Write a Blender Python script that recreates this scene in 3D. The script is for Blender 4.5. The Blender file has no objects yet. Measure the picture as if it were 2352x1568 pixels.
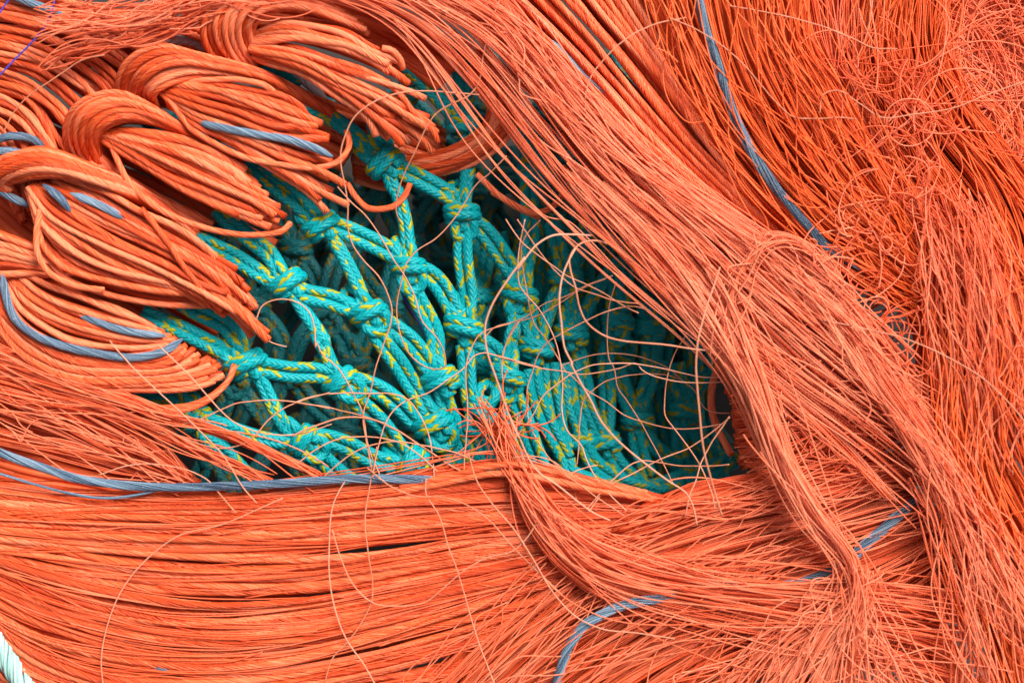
import bpy, math, random
import numpy as np

# ------------------------------------------------------------------ units
# all layout is in millimetre-like units: 2352 units across the frame at the level of the pile top
U = 0.0004            # metres per unit
CAM_H = 4000.0        # camera height above level 0, in units
rng = np.random.default_rng(11)
random.seed(5)

scene = bpy.context.scene
# ------------------------------------------------------------------ camera, sky, sun, exposure
cam_d = bpy.data.cameras.new('camera')
cam = bpy.data.objects.new('camera', cam_d)
scene.collection.objects.link(cam)
scene.camera = cam
cam.location = (0, 0, CAM_H * U)
cam.rotation_euler = (0, 0, 0)
cam_d.sensor_width = 36
cam_d.lens = 36 * CAM_H / 2352
cam_d.clip_start = 0.01
cam_d.clip_end = 50
cam_d.dof.use_dof = True
cam_d.dof.focus_distance = (CAM_H + 30) * U
cam_d.dof.aperture_fstop = 2.0

SUN_EL, SUN_AZ = 46, 36          # azimuth clockwise from the top of the picture
world = bpy.data.worlds.new('World')
scene.world = world
world.use_nodes = True
wn = world.node_tree
sky = wn.nodes.new('ShaderNodeTexSky')
sky.sky_type = 'NISHITA'
sky.sun_disc = False
sky.sun_elevation = math.radians(SUN_EL)
sky.sun_rotation = math.radians(SUN_AZ)
sky.air_density = 1.0
sky.dust_density = 6.0
sky.ozone_density = 0.6
bg = wn.nodes['Background']
bg.inputs[1].default_value = 0.060
veil = wn.nodes.new('ShaderNodeHueSaturation')     # thin cloud takes most of the blue out
veil.inputs['Saturation'].default_value = 0.35
wn.links.new(sky.outputs[0], veil.inputs['Color'])
wn.links.new(veil.outputs[0], bg.inputs[0])
sun_d = bpy.data.lights.new('sun', 'SUN')
sun_d.energy = 3.0
sun_d.angle = math.radians(34)
sun_d.color = (1.0, 0.95, 0.90)
sun = bpy.data.objects.new('sun', sun_d)
scene.collection.objects.link(sun)
sun.rotation_euler = (math.radians(90 - SUN_EL), 0, math.radians(180 - SUN_AZ))
scene.view_settings.view_transform = 'Standard'
scene.view_settings.look = 'None'
scene.view_settings.exposure = 1.08
scene.view_settings.gamma = 1.0
scene.cycles.max_bounces = 10
scene.cycles.diffuse_bounces = 5
scene.cycles.use_denoising = True

# ------------------------------------------------------------------ coordinates
ZOOM = {k: (x, y, 1400 / 2352) for k, x, y in
        [('A', 0, 0), ('B', 1300, 0), ('C', 2696, 0), ('D', 0, 900), ('E', 1300, 900), ('F', 2696, 900),
         ('G', 0, 1798), ('H', 1300, 1798), ('I', 2696, 1798)]}
ZOOM.update({k: (x, y, 900 / 2352) for k, x, y in
             [('P', 1000, 200), ('Q', 600, 800), ('R', 1300, 750), ('S', 400, 1400), ('U', 1200, 1300),
              ('V', 2000, 900), ('W', 2000, 1450)]})


def flat(*spec):
    """traced points: flat('A', [(x,y)..], 'B', [...]) or flat([(x,y)..]) in frame units"""
    out, z = [], None
    for s in spec:
        if isinstance(s, str):
            z = ZOOM[s]
        else:
            for p in s:
                if z is None:
                    out.append((p[0], p[1]))
                else:
                    out.append(((z[0] + p[0] * z[2]) * 0.57422, (z[1] + p[1] * z[2]) * 0.57422))
    return np.array(out, float)


def lift(xy, z):
    """traced points + heights -> points in space"""
    z = np.broadcast_to(np.asarray(z, float), (len(xy),))
    f = (CAM_H - z) / CAM_H
    return np.stack([(xy[:, 0] - 1176) * f, (784 - xy[:, 1]) * f, z], 1)


def zprof(n, z):
    z = np.atleast_1d(np.asarray(z, float))
    if len(z) == 1:
        return np.full(n, z[0])
    return np.interp(np.linspace(0, 1, n), np.linspace(0, 1, len(z)), z)


def spline(p, m):
    """smooth curve through p, m points evenly spaced"""
    p = np.asarray(p, float)
    d = np.r_[0, np.cumsum(np.maximum(np.linalg.norm(np.diff(p, axis=0), axis=1), 1e-6) ** 0.8)]
    tan = np.gradient(p, d, axis=0) if len(p) > 2 else np.repeat((p[1:] - p[:1]) / d[-1], 2, 0)
    tt = np.linspace(0, d[-1], max(len(p) * 14, 60))
    i = np.clip(np.searchsorted(d, tt, side='right') - 1, 0, len(p) - 2)
    h = (d[i + 1] - d[i])[:, None]
    s = ((tt - d[i]) / (d[i + 1] - d[i]))[:, None]
    q = ((2 * s ** 3 - 3 * s ** 2 + 1) * p[i] + (s ** 3 - 2 * s ** 2 + s) * h * tan[i]
         + (-2 * s ** 3 + 3 * s ** 2) * p[i + 1] + (s ** 3 - s ** 2) * h * tan[i + 1])
    L = np.r_[0, np.cumsum(np.linalg.norm(np.diff(q, axis=0), axis=1))]
    u = np.linspace(0, L[-1], m)
    return np.stack([np.interp(u, L, q[:, k]) for k in range(3)], 1)


def length(p):
    return np.linalg.norm(np.diff(p, axis=0), axis=1).sum()


def extend(xy, dist=150):
    """run on past the frame edge"""
    xy = np.asarray(xy, float)
    out = [xy]
    for a, b, first in ((xy[0], xy[1], True), (xy[-1], xy[-2], False)):
        if a[0] < 2 or a[0] > 2350 or a[1] < 2 or a[1] > 1566:
            e = a + (a - b) / (np.linalg.norm(a - b) + 1e-6) * dist
            out = [e[None]] + out if first else out + [e[None]]
    return np.concatenate(out)


def trace(spec, z, m=None, step=7.0, ext=True):
    xy = flat(*spec)
    if ext:
        xy = extend(xy)
    p = lift(xy, zprof(len(xy), z))
    if m is None:
        m = max(8, int(length(p) / step))
    return spline(p, m)


# ------------------------------------------------------------------ mesh building
def unit(v):
    return v / (np.linalg.norm(v, axis=-1, keepdims=True) + 1e-9)


def frames(P):
    T = unit(np.gradient(P, axis=1))
    N = np.zeros_like(P)
    ref = np.where(np.abs(T[:, 0, 2:3]) < 0.9, np.array([[0, 0, 1.0]]), np.array([[1.0, 0, 0]]))
    n = unit(np.cross(T[:, 0], ref))
    for i in range(P.shape[1]):
        n = unit(n - T[:, i] * (T[:, i] * n).sum(1, keepdims=True))
        N[:, i] = n
    return T, N, np.cross(T, N)


class Geo:
    def __init__(self):
        self.v, self.f, self.t, self.uv, self.n = [], [], [], [], 0

    def tubes(self, P, R, k=5, tint=0.5, uv=None):
        P = np.asarray(P, float)
        if P.ndim == 2:
            P = P[None]
        R = np.broadcast_to(np.asarray(R, float), P.shape[:2])
        T = unit(np.gradient(P, axis=1))
        P = np.concatenate([P[:, :1] - T[:, :1] * .15, P, P[:, -1:] + T[:, -1:] * .15], 1)
        R = np.concatenate([R[:, :1] * .02, R, R[:, -1:] * .02], 1)
        n, m = P.shape[:2]
        T, N, B = frames(P)
        a = np.arange(k) / k * 2 * math.pi
        V = (P[:, :, None] + R[:, :, None, None] * (np.cos(a)[:, None] * N[:, :, None] + np.sin(a)[:, None] * B[:, :, None]))
        self.v.append(V.reshape(-1, 3))
        idx = np.arange(n * m * k).reshape(n, m, k) + self.n
        nx = np.roll(idx, -1, 2)
        F = np.stack([idx[:, :-1], nx[:, :-1], nx[:, 1:], idx[:, 1:]], -1)
        self.f.append(F.reshape(-1, 4))
        tt = np.broadcast_to(np.asarray(tint, float).reshape(-1, 1, 1) if np.ndim(tint) else np.full((1, 1, 1), tint), (n, m, k))
        self.t.append(tt.reshape(-1))
        if uv is not None:
            s = np.concatenate([np.zeros((n, 1)), np.cumsum(np.linalg.norm(np.diff(P, axis=1), axis=2), 1)], 1) / uv[0] + uv[1]
            u = np.arange(k + 1) / k
            q = np.zeros((n, m - 1, k, 4, 2))
            q[..., 0, 0] = q[..., 3, 0] = u[:-1]
            q[..., 1, 0] = q[..., 2, 0] = u[1:]
            q[..., 0, 1] = q[..., 1, 1] = s[:, :-1, None]
            q[..., 2, 1] = q[..., 3, 1] = s[:, 1:, None]
            self.uv.append(q.reshape(-1, 2))
        self.n += n * m * k

    def build(self, name, mat, parent=None):
        v = np.concatenate(self.v) * U
        f = np.concatenate(self.f).astype(np.int32)
        me = bpy.data.meshes.new(name)
        me.vertices.add(len(v))
        me.vertices.foreach_set('co', v.astype(np.float32).ravel())
        me.loops.add(f.size)
        me.loops.foreach_set('vertex_index', f.ravel())
        me.polygons.add(len(f))
        me.polygons.foreach_set('loop_start', np.arange(0, f.size, 4, dtype=np.int32))
        me.polygons.foreach_set('use_smooth', np.ones(len(f), dtype=bool))
        if self.uv:
            lay = me.uv_layers.new(name='UVMap')
            lay.uv.foreach_set('vector', np.concatenate(self.uv).astype(np.float32).ravel())
        at = me.attributes.new('tint', 'FLOAT', 'POINT')
        at.data.foreach_set('value', np.concatenate(self.t).astype(np.float32))
        me.update(calc_edges=True)
        me.materials.append(mat)
        o = bpy.data.objects.new(name, me)
        scene.collection.objects.link(o)
        if parent:
            o.parent = parent
        return o


def tag(o, label, cat, group=None, kind=None):
    o['label'] = label
    o['category'] = cat
    if group:
        o['group'] = group
    if kind:
        o['kind'] = kind
    return o


def thing(name, label, cat, group=None):
    o = bpy.data.objects.new(name, None)
    o.empty_display_size = 0.02
    scene.collection.objects.link(o)
    return tag(o, label, cat, group)


def wob(n, m, amp, f=(0.7, 3.0), terms=3):
    """smooth random offsets, (n, m)"""
    t = np.linspace(0, 1, m)[None]
    o = np.zeros((n, m))
    for _ in range(terms):
        fr = rng.uniform(f[0], f[1], (n, 1))
        o += np.sin(2 * math.pi * (fr * t + rng.uniform(0, 1, (n, 1)))) * rng.uniform(.3, 1, (n, 1)) / (0.5 + fr)
    return o * amp


# ------------------------------------------------------------------ materials
def mat(name):
    m = bpy.data.materials.new(name)
    m.use_nodes = True
    return m, m.node_tree, m.node_tree.nodes['Principled BSDF']


def N(nt, kind, **kw):
    n = nt.nodes.new(kind)
    for k, v in kw.items():
        setattr(n, k, v)
    return n


def math_node(nt, op, a, b=None, c=None):
    n = nt.nodes.new('ShaderNodeMath')
    n.operation = op
    for i, v in enumerate((a, b, c)):
        if v is None:
            continue
        if isinstance(v, (int, float)):
            n.inputs[i].default_value = v
        else:
            nt.links.new(v, n.inputs[i])
    return n.outputs[0]


def fibre_mat(name, cols, rough=0.42, dust=0.25, trans=0.22, spec=0.4, dust_col=(0.75, 0.55, 0.47)):
    m, nt, b = mat(name)
    at = N(nt, 'ShaderNodeAttribute', attribute_name='tint')
    ramp = N(nt, 'ShaderNodeValToRGB')
    el = ramp.color_ramp.elements
    while len(el) < len(cols):
        el.new(0.5)
    for i, c in enumerate(cols):
        el[i].position = i / (len(cols) - 1)
        el[i].color = (*c, 1)
    tc = N(nt, 'ShaderNodeTexCoord')
    big = N(nt, 'ShaderNodeTexNoise')
    big.inputs['Scale'].default_value = 11
    big.inputs['Detail'].default_value = 3
    nt.links.new(tc.outputs['Object'], big.inputs['Vector'])
    sh = math_node(nt, 'MULTIPLY_ADD', big.outputs[0], 1.0, -0.5)
    s2 = math_node(nt, 'ADD', at.outputs['Fac'], sh)
    nt.links.new(s2, ramp.inputs[0])
    fine = N(nt, 'ShaderNodeTexNoise')
    fine.inputs['Scale'].default_value = 620
    fine.inputs['Detail'].default_value = 2
    nt.links.new(tc.outputs['Object'], fine.inputs['Vector'])
    thr = math_node(nt, 'MULTIPLY', math_node(nt, 'SUBTRACT', fine.outputs[0], 0.60), 9.0)
    thr = math_node(nt, 'MULTIPLY', math_node(nt, 'MINIMUM', math_node(nt, 'MAXIMUM', thr, 0.0), 1.0), dust)
    mix = N(nt, 'ShaderNodeMix', data_type='RGBA')
    nt.links.new(thr, mix.inputs[0])
    nt.links.new(ramp.outputs[0], mix.inputs[6])
    mix.inputs[7].default_value = (*dust_col, 1)
    nt.links.new(mix.outputs[2], b.inputs['Base Color'])
    b.inputs['Roughness'].default_value = rough
    b.inputs['Specular IOR Level'].default_value = spec
    if trans > 0:
        tr = N(nt, 'ShaderNodeBsdfTranslucent')
        nt.links.new(mix.outputs[2], tr.inputs[0])
        ms = N(nt, 'ShaderNodeMixShader')
        ms.inputs[0].default_value = trans
        out = nt.nodes['Material Output']
        nt.links.new(b.outputs[0], ms.inputs[1])
        nt.links.new(tr.outputs[0], ms.inputs[2])
        nt.links.new(ms.outputs[0], out.inputs[0])
    return m


def rope_mat(name, base, fleck, dirt=0.2, n=8, pitch=0.65, s_set=(0, 1), z_set=(4,), dirt_col=(0.16, 0.17, 0.14)):
    """hollow braid: two sets of n strands wound both ways, a few of them in the second colour"""
    m, nt, b = mat(name)
    uv = N(nt, 'ShaderNodeUVMap')
    sep = N(nt, 'ShaderNodeSeparateXYZ')
    nt.links.new(uv.outputs[0], sep.inputs[0])
    u, v = sep.outputs[0], sep.outputs[1]
    at = N(nt, 'ShaderNodeAttribute', attribute_name='tint')
    u = math_node(nt, 'ADD', u, math_node(nt, 'MULTIPLY', v, math_node(nt, 'MULTIPLY_ADD', at.outputs['Fac'], 0.4, -0.12)))
    kv = math_node(nt, 'MULTIPLY', v, n * pitch)
    nu = math_node(nt, 'MULTIPLY', u, float(n))
    p = math_node(nt, 'ADD', nu, kv)
    q = math_node(nt, 'SUBTRACT', nu, kv)
    fp, fq = math_node(nt, 'FLOOR', p), math_node(nt, 'FLOOR', q)
    top = math_node(nt, 'LESS_THAN', math_node(nt, 'FLOORED_MODULO', math_node(nt, 'ADD', fp, fq), 4.0), 1.5)
    ip = math_node(nt, 'FLOORED_MODULO', fp, float(n))
    iq = math_node(nt, 'FLOORED_MODULO', fq, float(n))

    def any_of(x, ids):
        acc = None
        for i in ids:
            c = math_node(nt, 'COMPARE', x, float(i), 0.3)
            acc = c if acc is None else math_node(nt, 'MAXIMUM', acc, c)
        return acc
    ys, yz = any_of(ip, s_set), any_of(iq, z_set)
    inv = math_node(nt, 'SUBTRACT', 1.0, top)
    yel = math_node(nt, 'ADD', math_node(nt, 'MULTIPLY', ys, top), math_node(nt, 'MULTIPLY', yz, inv))

    def hump(x):
        fr = math_node(nt, 'FRACT', x)
        return math_node(nt, 'SINE', math_node(nt, 'MULTIPLY', fr, math.pi))
    hp, hq = hump(p), hump(q)
    h = math_node(nt, 'ADD', math_node(nt, 'MULTIPLY', hp, top), math_node(nt, 'MULTIPLY', hq, inv))
    # each strand is a ribbon of fine filaments
    fp2 = math_node(nt, 'SINE', math_node(nt, 'MULTIPLY', p, 2 * math.pi * 4))
    fq2 = math_node(nt, 'SINE', math_node(nt, 'MULTIPLY', q, 2 * math.pi * 4))
    fil = math_node(nt, 'ADD', math_node(nt, 'MULTIPLY', fp2, top), math_node(nt, 'MULTIPLY', fq2, inv))
    hh = math_node(nt, 'MULTIPLY_ADD', fil, 0.06, math_node(nt, 'POWER', h, 0.6))
    bump = N(nt, 'ShaderNodeBump')
    bump.inputs['Strength'].default_value = 0.9
    bump.inputs['Distance'].default_value = 2.2 * U
    nt.links.new(hh, bump.inputs['Height'])
    nt.links.new(bump.outputs[0], b.inputs['Normal'])
    tc = N(nt, 'ShaderNodeTexCoord')
    no = N(nt, 'ShaderNodeTexNoise')
    no.inputs['Scale'].default_value = 45
    no.inputs['Detail'].default_value = 6
    no.inputs['Roughness'].default_value = 0.7
    nt.links.new(tc.outputs['Object'], no.inputs['Vector'])
    mix = N(nt, 'ShaderNodeMix', data_type='RGBA')
    nt.links.new(yel, mix.inputs[0])
    mix.inputs[6].default_value = (*base, 1)
    mix.inputs[7].default_value = (*fleck, 1)
    hsv = N(nt, 'ShaderNodeHueSaturation')
    nt.links.new(math_node(nt, 'MULTIPLY_ADD', no.outputs[0], 0.5, 0.75), hsv.inputs['Value'])
    nt.links.new(mix.outputs[2], hsv.inputs['Color'])
    d = math_node(nt, 'MULTIPLY', math_node(nt, 'MAXIMUM', math_node(nt, 'SUBTRACT', no.outputs[0], 0.42), 0.0), 3.0 * dirt)
    d = math_node(nt, 'MINIMUM', math_node(nt, 'ADD', d, math_node(nt, 'MULTIPLY', at.outputs['Fac'], dirt)), 0.85)
    mx2 = N(nt, 'ShaderNodeMix', data_type='RGBA')
    nt.links.new(d, mx2.inputs[0])
    nt.links.new(hsv.outputs[0], mx2.inputs[6])
    mx2.inputs[7].default_value = (*dirt_col, 1)
    nt.links.new(mx2.outputs[2], b.inputs['Base Color'])
    b.inputs['Roughness'].default_value = 0.42
    b.inputs['Specular IOR Level'].default_value = 0.22
    return m


M_CORD = fibre_mat('orange_twine', [(0.58, 0.055, 0.007), (0.82, 0.130, 0.034), (0.91, 0.25, 0.115)], dust=0.10, trans=0.14, spec=0.3, rough=0.5)
M_THREAD = fibre_mat('orange_thread', [(0.70, 0.066, 0.010), (0.86, 0.145, 0.044), (0.91, 0.26, 0.125)], dust=0.18, trans=0.25, spec=0.3, rough=0.5)
M_GOLD = fibre_mat('golden_orange_thread', [(0.72, 0.085, 0.010), (0.88, 0.140, 0.022), (0.92, 0.21, 0.060)], dust=0.12, trans=0.28, spec=0.3, rough=0.5)
M_PALE = fibre_mat('dusty_orange_thread', [(0.72, 0.078, 0.016), (0.87, 0.172, 0.068), (0.92, 0.31, 0.165)], dust=0.22, trans=0.22, dust_col=(0.85, 0.52, 0.38), spec=0.3, rough=0.5)
M_DULL = fibre_mat('weathered_thread', [(0.50, 0.14, 0.055), (0.60, 0.22, 0.12), (0.72, 0.32, 0.20)], dust=0.4, trans=0.15, spec=0.3, rough=0.5)
M_GREY = fibre_mat('blue_grey_twine', [(0.025, 0.045, 0.08), (0.080, 0.140, 0.21), (0.24, 0.34, 0.43)], dust=0.35, trans=0.05,
                   dust_col=(0.5, 0.55, 0.6))
M_BLUE = fibre_mat('blue_thread', [(0.03, 0.04, 0.35), (0.05, 0.06, 0.45), (0.08, 0.08, 0.5)], dust=0.0, trans=0.1)
M_ROPE = rope_mat('teal_braid', (0.0, 0.30, 0.325), (0.33, 0.33, 0.008), dirt=0.02, dirt_col=(0.04, 0.11, 0.10))
M_ROPE_LOW = rope_mat('shaded_teal_braid', (0.003, 0.16, 0.175), (0.17, 0.14, 0.010), dirt=0.25, dirt_col=(0.07, 0.085, 0.08))  # teal braid with the hollow's shade put into its colours, plus dirt mottling
M_GREENROPE = fibre_mat('faded_green_twine', [(0.22, 0.45, 0.40), (0.35, 0.55, 0.50), (0.55, 0.68, 0.62)], trans=0.1)
M_WHITE = rope_mat('grey_white_braid', (0.50, 0.46, 0.46), (0.42, 0.38, 0.40), dirt=0.3)


# ------------------------------------------------------------------ bundles
def guides(specs, zs, m=72):
    """specs: list of traced edge/middle lines; zs: one height profile or one per line"""
    g = []
    for i, s in enumerate(specs):
        z = zs[i] if isinstance(zs[0], (list, tuple)) else zs
        xy = extend(flat(*s) if isinstance(s[0], str) else flat(s))
        g.append(spline(lift(xy, zprof(len(xy), z)), m))
    return np.stack(g)


def sample(G, w, t):
    """points of a bundle at cross position w (n,m) and run t (n,m)"""
    g, m = G.shape[:2]
    a = np.clip(w, -0.08, 1.08) * (g - 1)
    i = np.clip(np.floor(a).astype(int), 0, max(g - 2, 0))
    fa = (a - i)[..., None]
    b = np.clip(t, 0, 1) * (m - 1)
    j = np.clip(np.floor(b).astype(int), 0, m - 2)
    fb = (b - j)[..., None]

    def at(ii):
        return G[ii, j] * (1 - fb) + G[ii, j + 1] * fb
    if g == 1:
        return at(i)
    return at(i) * (1 - fa) + at(i + 1) * fa


def bundle(G, n, m=56, amp=8, zamp=6, depth=30, crown=0, clumps=None, cross=0.08, cut=0.0, curl=0.0, freq=(0.7, 3.0),
           wr=(0, 1), tight=0.35, wpow=1.0, fray=0.0):
    """paths of n threads running through guides G"""
    global CID
    CID = None
    if clumps:
        cw = wr[0] + (wr[1] - wr[0]) * rng.uniform(0, 1, clumps) ** wpow
        cid = CID = rng.integers(0, clumps, n)
        spread = np.where(rng.random(clumps) < .75, .28, .9)[cid] / clumps
        w0 = cw[cid] + rng.normal(0, 1, n) * spread
        c1 = cw + rng.normal(0, cross, clumps)
        w1 = c1[cid] + rng.normal(0, 1, n) * spread * rng.uniform(.6, 1.6, clumps)[cid]
        lat = wob(clumps, m, amp, freq)[cid] + wob(n, m, amp * tight, freq)
        zz = -depth * rng.uniform(0, 1, clumps)[cid] ** .8 + rng.uniform(-depth * .1, 0, n)
    else:
        w0 = rng.uniform(wr[0], wr[1], n)
        w1 = w0 + rng.normal(0, cross, n)
        lat = wob(n, m, amp, freq)
        zz = rng.uniform(-depth, 0, n)
    t0 = np.zeros(n)
    t1 = np.ones(n)
    if fray:
        t0 = rng.uniform(0, fray, n)
        t1 = 1 - rng.uniform(0, fray, n)
    c = rng.random(n) < cut
    k = c
    side = rng.random(n) < .5
    t1[k & side] = rng.uniform(.25, .9, (k & side).sum())
    t0[k & ~side] = rng.uniform(.1, .75, (k & ~side).sum())
    s = np.linspace(0, 1, m)[None]
    t = t0[:, None] + (t1 - t0)[:, None] * s
    w = w0[:, None] + (w1 - w0)[:, None] * (3 * s ** 2 - 2 * s ** 3)
    P = sample(G, w, t)
    T = unit(np.gradient(P, axis=1))
    side_v = unit(np.cross(T, np.array([0, 0, 1.0])))
    P = P + side_v * lat[..., None]
    P[..., 2] += zz[:, None] + (wob(n, m, zamp, freq) if CID is None else wob(CID.max() + 1, m, zamp, freq)[CID] + wob(n, m, zamp * .3, freq)) + crown * (1 - (2 * np.clip(w, 0, 1) - 1) ** 2)
    if curl > 0:
        e = np.where(side[:, None], s, 1 - s) ** 3 * c[:, None]
        ang = wob(n, m, 3.0, (1, 3))
        P[..., 0] += e * curl * np.cos(ang) * rng.uniform(-1, 1, (n, 1))
        P[..., 1] += e * curl * np.sin(ang) * rng.uniform(-1, 1, (n, 1))
        P[..., 2] += e * curl * rng.uniform(0, .5, (n, 1))
    return P


def tints(n, lo=0.15, hi=0.85):
    return rng.uniform(lo, hi, n)


def ctints(n, lo, hi):
    if CID is None:
        return rng.uniform(lo, hi, n)
    base = rng.uniform(lo, hi, CID.max() + 1)[CID]
    return np.clip(base + rng.normal(0, .09, n), 0, 1)


def add_cord(geo, C, r=7.5, nf=11, pitch=95, loose=0.0, loose_end=(0, 0), tint=0.5, core=True, k=4, taper=0):
    """a twine: filaments laid round a core along centre line C"""
    m = len(C)
    T, Nn, B = frames(C[None])
    Nn, B = Nn[0], B[0]
    s = np.r_[0, np.cumsum(np.linalg.norm(np.diff(C, axis=0), axis=1))]
    L = s[-1]
    rf = r * math.sin(math.pi / nf) * 1.0
    ph = np.arange(nf) / nf * 2 * math.pi
    tw = 2 * math.pi * s / pitch * (1 + 0.15 * math.sin(rng.uniform(0, 6))) + rng.uniform(0, 6)
    ang = ph[:, None] + tw[None] + wob(nf, m, 0.25, (1, 4))
    sp = 1 + loose * (0.5 + np.abs(wob(1, m, 1.2, (0.5, 2)))[0])
    sp = sp + loose_end[0] * np.exp(-s / 60) + loose_end[1] * np.exp(-(L - s) / 60)
    if taper:
        q = np.clip(np.minimum(s, L - s) / taper, 0.12, 1) ** .6
        sp, rf = sp * q, rf * (0.45 + 0.55 * q)
        rf0 = rf.mean()
    else:
        rf0 = rf
    rad = (r - rf0) * sp[None] * (1 + wob(nf, m, 0.14 + loose * .5, (1, 5)))
    P = C[None] + rad[..., None] * (np.cos(ang)[..., None] * Nn[None] + np.sin(ang)[..., None] * B[None])
    geo.tubes(P, np.broadcast_to(rf, (nf, m)) if taper else rf, k, tint + rng.uniform(-.3, .3, nf))
    if core:
        geo.tubes(C[None], (r - 1.7 * rf0) * (q[None] if taper else 1.0), 6, tint - .3)


def cord_set(parent, G, n, r=7.5, layers=(0,), amp=4, zamp=3, crown=10, name='cord', nf=11, loose=0.0, ends=(0, 0), step=7.5,
             t_lo=(0, 0), t_hi=(1, 1), cross=0.03, droop=0, mat_=None, tl=(-0.05, 1.0), jw=0.5, pitch=95):
    """n twines side by side across guides G, each a part of parent"""
    mm = int(np.clip(length(G[len(G) // 2]) / step, 12, 260))
    for li, lz in enumerate(layers):
        nn = n
        w0 = (np.arange(nn) + 0.5 + rng.uniform(-jw, jw, nn)) / nn
        rng.shuffle(w0)
        for i in range(nn):
            w = np.linspace(w0[i], w0[i] + rng.normal(0, cross), mm)[None]
            t = np.linspace(rng.uniform(*t_lo), rng.uniform(*t_hi), mm)[None]
            C = sample(G, w, t)[0]
            Tn = unit(np.gradient(C, axis=0))
            sd = unit(np.cross(Tn, np.array([0, 0, 1.0])))
            C = C + sd * wob(1, mm, amp)[0][:, None]
            C[:, 2] += lz + wob(1, mm, zamp)[0] + crown * (1 - (2 * np.clip(w[0], 0, 1) - 1) ** 2) + rng.uniform(-8, 6)
            if droop:
                e = np.clip((np.linspace(0, 1, mm) - .82) / .18, 0, 1) ** 2
                C = C + sd * (e * rng.normal(0, 9))[:, None]
                C[:, 2] -= e * droop * rng.uniform(.2, 1.4)
            g = Geo()
            add_cord(g, C, r * rng.uniform(.88, 1.1), nf, pitch * rng.uniform(.8, 1.3), loose, ends, rng.uniform(*tl))
            g.build(name, mat_ or M_CORD, parent)


def one_cord(parent, spec, z, r=7.5, name='cord', mat_=None, nf=11, loose=0, ends=(0, 0), pitch=95):
    C = trace(spec, z, step=7)
    g = Geo()
    add_cord(g, C, r, nf, pitch, loose, ends, rng.uniform(.2, .8), taper=30 if mat_ is M_GREY else 0)
    return g.build(name, mat_ or M_CORD, parent)


def packing(geo, G, n, r, dz, m=40, amp=6):
    P = bundle(G, n, m, amp=amp, zamp=5, depth=12, cross=0.03)
    P[..., 2] += dz
    geo.tubes(P, r, 5, tints(n, 0, .5))


# ------------------------------------------------------------------ the ground
def ground():
    m, nt, b = mat('stone_ground')
    tc = N(nt, 'ShaderNodeTexCoord')
    no = N(nt, 'ShaderNodeTexNoise')
    no.inputs['Scale'].default_value = 30
    no.inputs['Detail'].default_value = 8
    nt.links.new(tc.outputs['Object'], no.inputs['Vector'])
    rp = N(nt, 'ShaderNodeValToRGB')
    rp.color_ramp.elements[0].color = (0.012, 0.010, 0.010, 1)
    rp.color_ramp.elements[1].color = (0.05, 0.042, 0.038, 1)
    nt.links.new(no.outputs[0], rp.inputs[0])
    nt.links.new(rp.outputs[0], b.inputs['Base Color'])
    b.inputs['Roughness'].default_value = 0.9
    bp = N(nt, 'ShaderNodeBump')
    bp.inputs['Distance'].default_value = 0.004
    nt.links.new(no.outputs[0], bp.inputs['Height'])
    nt.links.new(bp.outputs[0], b.inputs['Normal'])
    me = bpy.data.meshes.new('ground')
    s = 4.0
    z = -760 * U
    me.from_pydata([(-s, -s, z), (s, -s, z), (s, s, z), (-s, s, z)], [], [(0, 1, 2, 3)])
    me.materials.append(m)
    o = bpy.data.objects.new('ground', me)
    scene.collection.objects.link(o)
    o['kind'] = 'structure'


ground()

# ------------------------------------------------------------------ the teal net
RR = 12.8


def rope(geo, P, r=RR, tint=None, k=14):
    geo.tubes(P, r, k, rng.uniform(0, .6) if tint is None else tint, uv=(2 * math.pi * r, rng.uniform(0, 9)))


def bar(parent, P, double=True, m_=None, gap=1.0, r=RR, turns=None, name='mesh_bar'):
    """one side of a mesh: usually two ropes lying together"""
    g = Geo()
    n = len(P)
    T, Nn, B = frames(P[None])
    side = unit(np.cross(T[0], np.array([0, 0, 1.0])))
    up = unit(np.cross(side, T[0]))
    if double:
        a0 = rng.uniform(-.35, .35)
        a = np.linspace(a0, a0 + (rng.uniform(-.5, .5) if turns is None else turns), n)[:, None]
        s = np.linspace(0, 1, n)[:, None]
        spread = r * gap * (0.86 + 0.16 * np.sin(math.pi * s))
        off = (side * np.cos(a) + up * np.sin(a)) * spread
        rope(g, P + off, r * .97)
        rope(g, P - off, r * .97)
    else:
        rope(g, P, r * 1.05)
    return g.build(name, m_ or M_ROPE, parent)


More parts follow.
